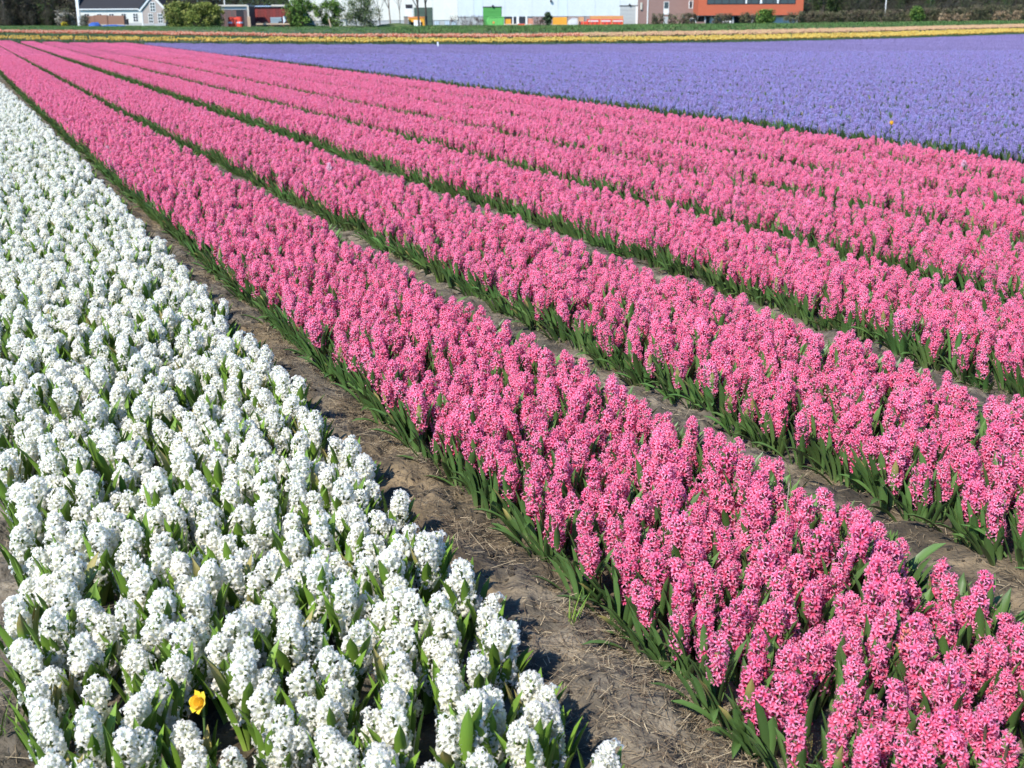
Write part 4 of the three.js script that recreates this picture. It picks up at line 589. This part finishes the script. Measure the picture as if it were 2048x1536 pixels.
{
  const S = site('orange_block', 1500, 228, 'orange office block with a long dark window band and open ground floor', 'building');
  S.box('facade', 1395.6, 1605, -40, 30.4, C.rust, 0, 11); S.box('soffit', 1396, 1604.6, 30.6, 32.6, C.slate, -0.1, 10.8); S.box('roof_edge', 1395, 1605.6, -43, -40, C.slate, 0.2, 11.4);
  const w = S.box('window_band', 1412.5, 1589, -26, 8.4, C.slate, 0.06, 0.12); for (let k = 0; k < 12; k++) S.box('pane', 1413.6 + k * 14.6, 1426.8 + k * 14.6, -25, 7.4, C.glass, 0.09, 0.04, w); for (const [x, q] of [[1489, 3], [1518, 4], [1552, 3]]) S.box('blind', x, x + q, -25, 7.2, C.white, 0.11, 0.02, w);
  S.box('ground_floor_wall', 1409, 1600, 32.6, null, C.slate, -2.2, 6); S.box('glazing', 1419, 1546, 33.5, null, C.glass, -2.14, 0.1); S.box('white_wall', 1544, 1596, 32.7, null, C.white, -1.4, 0.3); for (const x of [1410, 1466, 1505, 1541, 1594]) S.box('column', x, x + 2.6, 32.6, null, C.grey, -0.6, 0.5); S.box('white_door', 1423, 1433, 34, null, C.white, -2.0, 0.1);
  S.box('low_wall', 1393, 1410, 43, null, C.brick, 0.1, 0.4);
}
{ const S = site('white_bench', 1454, 224, 'white garden bench below the orange office block', 'bench'); S.box('seat', 1446, 1463, 45.6, 46.8, C.white, 0.2, 0.6); S.box('backrest', 1446, 1463, 41.5, 45, C.white, -0.36, 0.08); for (const x of [1446.4, 1461.4]) for (const z of [0.15, -0.3]) S.box('leg', x, x + 1.2, 46.8, null, C.white, z, 0.1); }
// ---------------------------------------------------------------- hedges and trees
const HB = [[0.15, 0.115, 0.075], [0.12, 0.11, 0.055], [0.13, 0.13, 0.06]];
for (const [a, b, t, l] of [[1304, 1327, 27, 'clipped brownish hedge bush left of the white brick house door'], [1337, 1374, 27.5, 'wide brownish hedge bush right of the white brick house door'], [1373, 1391, 25, 'narrow brownish bush under the double window of the brick building'], [1424, 1462, 27, 'brownish bush at the left foot of the orange block'], [1480, 1518, 23.5, 'brownish green bush beside the bright green one at the orange block'], [1568, 1604, 24, 'thin brown bush before the white wall of the orange block']]) shrub('hedge_bush', a, b, t, 221, l, HB, { n: 1500, ls: 0.15, thin: 0.3, box: true, dz: 0.9, cr: 0.3, clumps: 30 });
shrub('green_bush', 1509, 1551, 19, 219, 'bright green leafy bush in front of the orange block', GRN, { n: 3400, ls: 0.16, clumps: 40, cr: 0.3, belly: 0.55 });
shrub('bare_hedge', 900, 969, 31, 225, 'reddish brown leafless hedge left of the green hall door', [[0.13, 0.075, 0.06], [0.10, 0.06, 0.055]], { n: 1500, ls: 0.16, thin: 0.16, box: true, dz: 0.8, cr: 0.3, clumps: 46 });
shrub('bare_hedge', 1062, 1092, 34, 225, 'low brown leafless hedge left of the small conifer', [[0.14, 0.09, 0.07], [0.10, 0.08, 0.05]], { n: 900, ls: 0.14, thin: 0.2, box: true, dz: 0.8, cr: 0.3 });
for (const [a, b, t, l] of [[1596, 1712, 22, 'brown hedge stretch directly right of the orange block'], [1706, 1826, 19.5, 'brown hedge stretch below the white pole'], [1838, 1950, 16, 'brown hedge stretch behind the left dry reeds'], [1940, 2090, 10, 'brown hedge stretch at the right edge, behind tan reeds']]) shrub('hedge', a, b, t, 222, l, HB, { n: 9000, ls: 0.13, thin: 0.3, box: true, dz: 1.0, cr: 0.32, clumps: 110, cat: 'hedge' });
shrub('green_bush', 1817, 1848, 12.5, 219, 'single dark green bush growing in the brown hedge', GRN, { n: 2600, clumps: 30, cr: 0.32, belly: 0.5 });
shrub('dry_reeds', 1878, 1940, 27.5, 217, 'tan dry reeds before the hedge, left of two stands', [[0.36, 0.25, 0.15], [0.28, 0.20, 0.11]], { n: 1500, thin: 0.14, ls: 0.24, box: true, dz: 0.6, cat: 'reeds' });
shrub('dry_reeds', 1986, 2060, 22, 217, 'tan dry reeds before the hedge at the right edge of view', [[0.36, 0.25, 0.15], [0.28, 0.20, 0.11]], { n: 1500, thin: 0.14, ls: 0.24, box: true, dz: 0.6, cat: 'reeds' });
bareTree(838, 214, 13, 'dark bare tree, left of two before the dark green door', [0.045, 0.035, 0.028], 51, 0.2); bareTree(853, 216, 14, 'dark bare tree, right of two before the dark green door', [0.05, 0.04, 0.03], 52, 0.2);
bareTree(781, 220, 11, 'pale grey bare tree standing on the grassy mound', [0.21, 0.165, 0.13], 53, 0.15); bareTree(760, 222, 10, 'slim bare tree close to the tall grey green bush', [0.10, 0.085, 0.07], 54, 0.11); bareTree(800, 224, 10, 'small pale bare tree right of the grassy mound', [0.22, 0.18, 0.14], 55, 0.1);
{ const S = site('lamp_post', 1769.5, 235, 'white lamp post rising above the brown hedge', 'lamp post'); const m = S.box('pole', 1768.7, 1770.3, -40, null, C.white, 0, 0.22); S.box('lamp_head', 1766, 1778, -42, -40, C.grey, 0.1, 0.4); }
{ const S = site('distant_house', 1995, 300, 'white house front half hidden in the wood at the right', 'house'); S.box('wall', 1976, 2040, -30, null, paint(0.05, 0.05, 0.06), 0, 8); S.box('white_front', 1981, 2001, -30, 11, C.white, 0.1, 0.3); windowAt(S, 2015, 2033, -8, 8, 2, 1, C.slate, C.glass, 0.05); S.box('roof', 1972, 2044, -36, -30, C.slate, 0.5, 9); }
{ // wood behind everything: reads as one dark mass
  const R = rng(808), vars = [0, 1, 2, 3, 4].map((k) => {
    const mb = new MB(), h = 10 + 3 * R(), col = shade(k % 2 ? [0.075, 0.06, 0.045] : [0.06, 0.05, 0.042], 0.9 + 0.3 * R()); mb.tube(new V3(0, -0.3, 0), new V3(0.2, h * 0.4, 0), 0.2, 0.15, col, col, 6);
    for (let b = 0; b < 4; b++) branches(mb, R, new V3(0.15, h * (0.15 + 0.22 * R()), 0), new V3((R() - 0.5) * 1.4, 1, (R() - 0.5) * 1.4).normalize(), h * 0.24, 0.1, 3, col);
    const leafy = [[0.07, 0.055, 0.04], [0.085, 0.075, 0.04], [0.06, 0.075, 0.03], [0.10, 0.085, 0.06]], lc = k === 4 ? [[0.05, 0.10, 0.02], [0.07, 0.12, 0.025]] : leafy;
    for (let n = 0; n < 2000; n++) { const y = Math.pow(R(), 1.15) * h, r = 2.3 * Math.sqrt(R()) * (0.55 + 0.5 * Math.sin(Math.PI * y / h)), a = R() * 6.28, x = Math.cos(a) * r, z = Math.sin(a) * r, s = 0.2 + 0.22 * R(), b = R() * 6.28, c = shade(lc[Math.floor(R() * lc.length)], 0.6 + 0.8 * R()), ux = Math.cos(b) * s, uz = Math.sin(b) * s, uy = (R() - 0.3) * s * 2; mb.t(mb.v(x - ux * 0.3, y, z - uz * 0.3, c), mb.v(x + uz * 0.35, y + uy * 0.4, z - ux * 0.35, c), mb.v(x + ux, y + uy, z + uz, c)); }
    return mb.geo();
  });
  const ps = vars.map(() => []), add = (px0, px1, D0, D1, n, sc = 1, v4 = 0.1) => { for (let k = 0; k < n; k++) { const px = lerp(px0, px1, (k + R()) / n), p = rayAt(px, 38, lerp(D0, D1, R())); ps[R() < v4 ? 4 : Math.floor(R() * 4)].push([p.x, -p.z, sc * (0.75 + 0.5 * R())]); } };
  add(-420, 165, 246, 262, 64); add(-420, 165, 262, 320, 130); add(-420, 165, 262, 300, 90, 0.5); add(-420, 150, 240, 250, 40, 0.34); add(320, 590, 250, 300, 50, 1, 0.3); add(320, 590, 243, 252, 26, 0.4, 0.3); add(1600, 2500, 246, 262, 90, 1, 0.14); add(1600, 2500, 262, 330, 170, 1, 0.14); add(1600, 2500, 262, 300, 110, 0.5, 0.1); add(1598, 2400, 230, 244, 80, 0.4); add(1638, 1722, 236, 244, 8, 0.75, 1);
  add(150, 330, 262, 320, 26); add(580, 1620, 300, 340, 60);
  const g = new THREE.Group(); g.name = 'woodland'; tag(g, 'dark bare spring woodland rising behind the buildings', 'wood', null, 'stuff'); scene.add(g);
  vars.forEach((geo, k) => { const im = new THREE.InstancedMesh(geo, M.plant, ps[k].length); im.name = 'woodland_trees'; im.userData.kind = 'stuff'; im.castShadow = im.receiveShadow = true; ps[k].forEach(([x, s, f], n) => { dummy.position.set(x, land(x, s) - 0.1, -s); dummy.rotation.set(0, R() * 6.28, 0); dummy.scale.set(f * 1.25, f, f * 1.25); dummy.updateMatrix(); im.setMatrixAt(n, dummy.matrix); }); g.add(im); });
}

renderer.render(scene, camera);
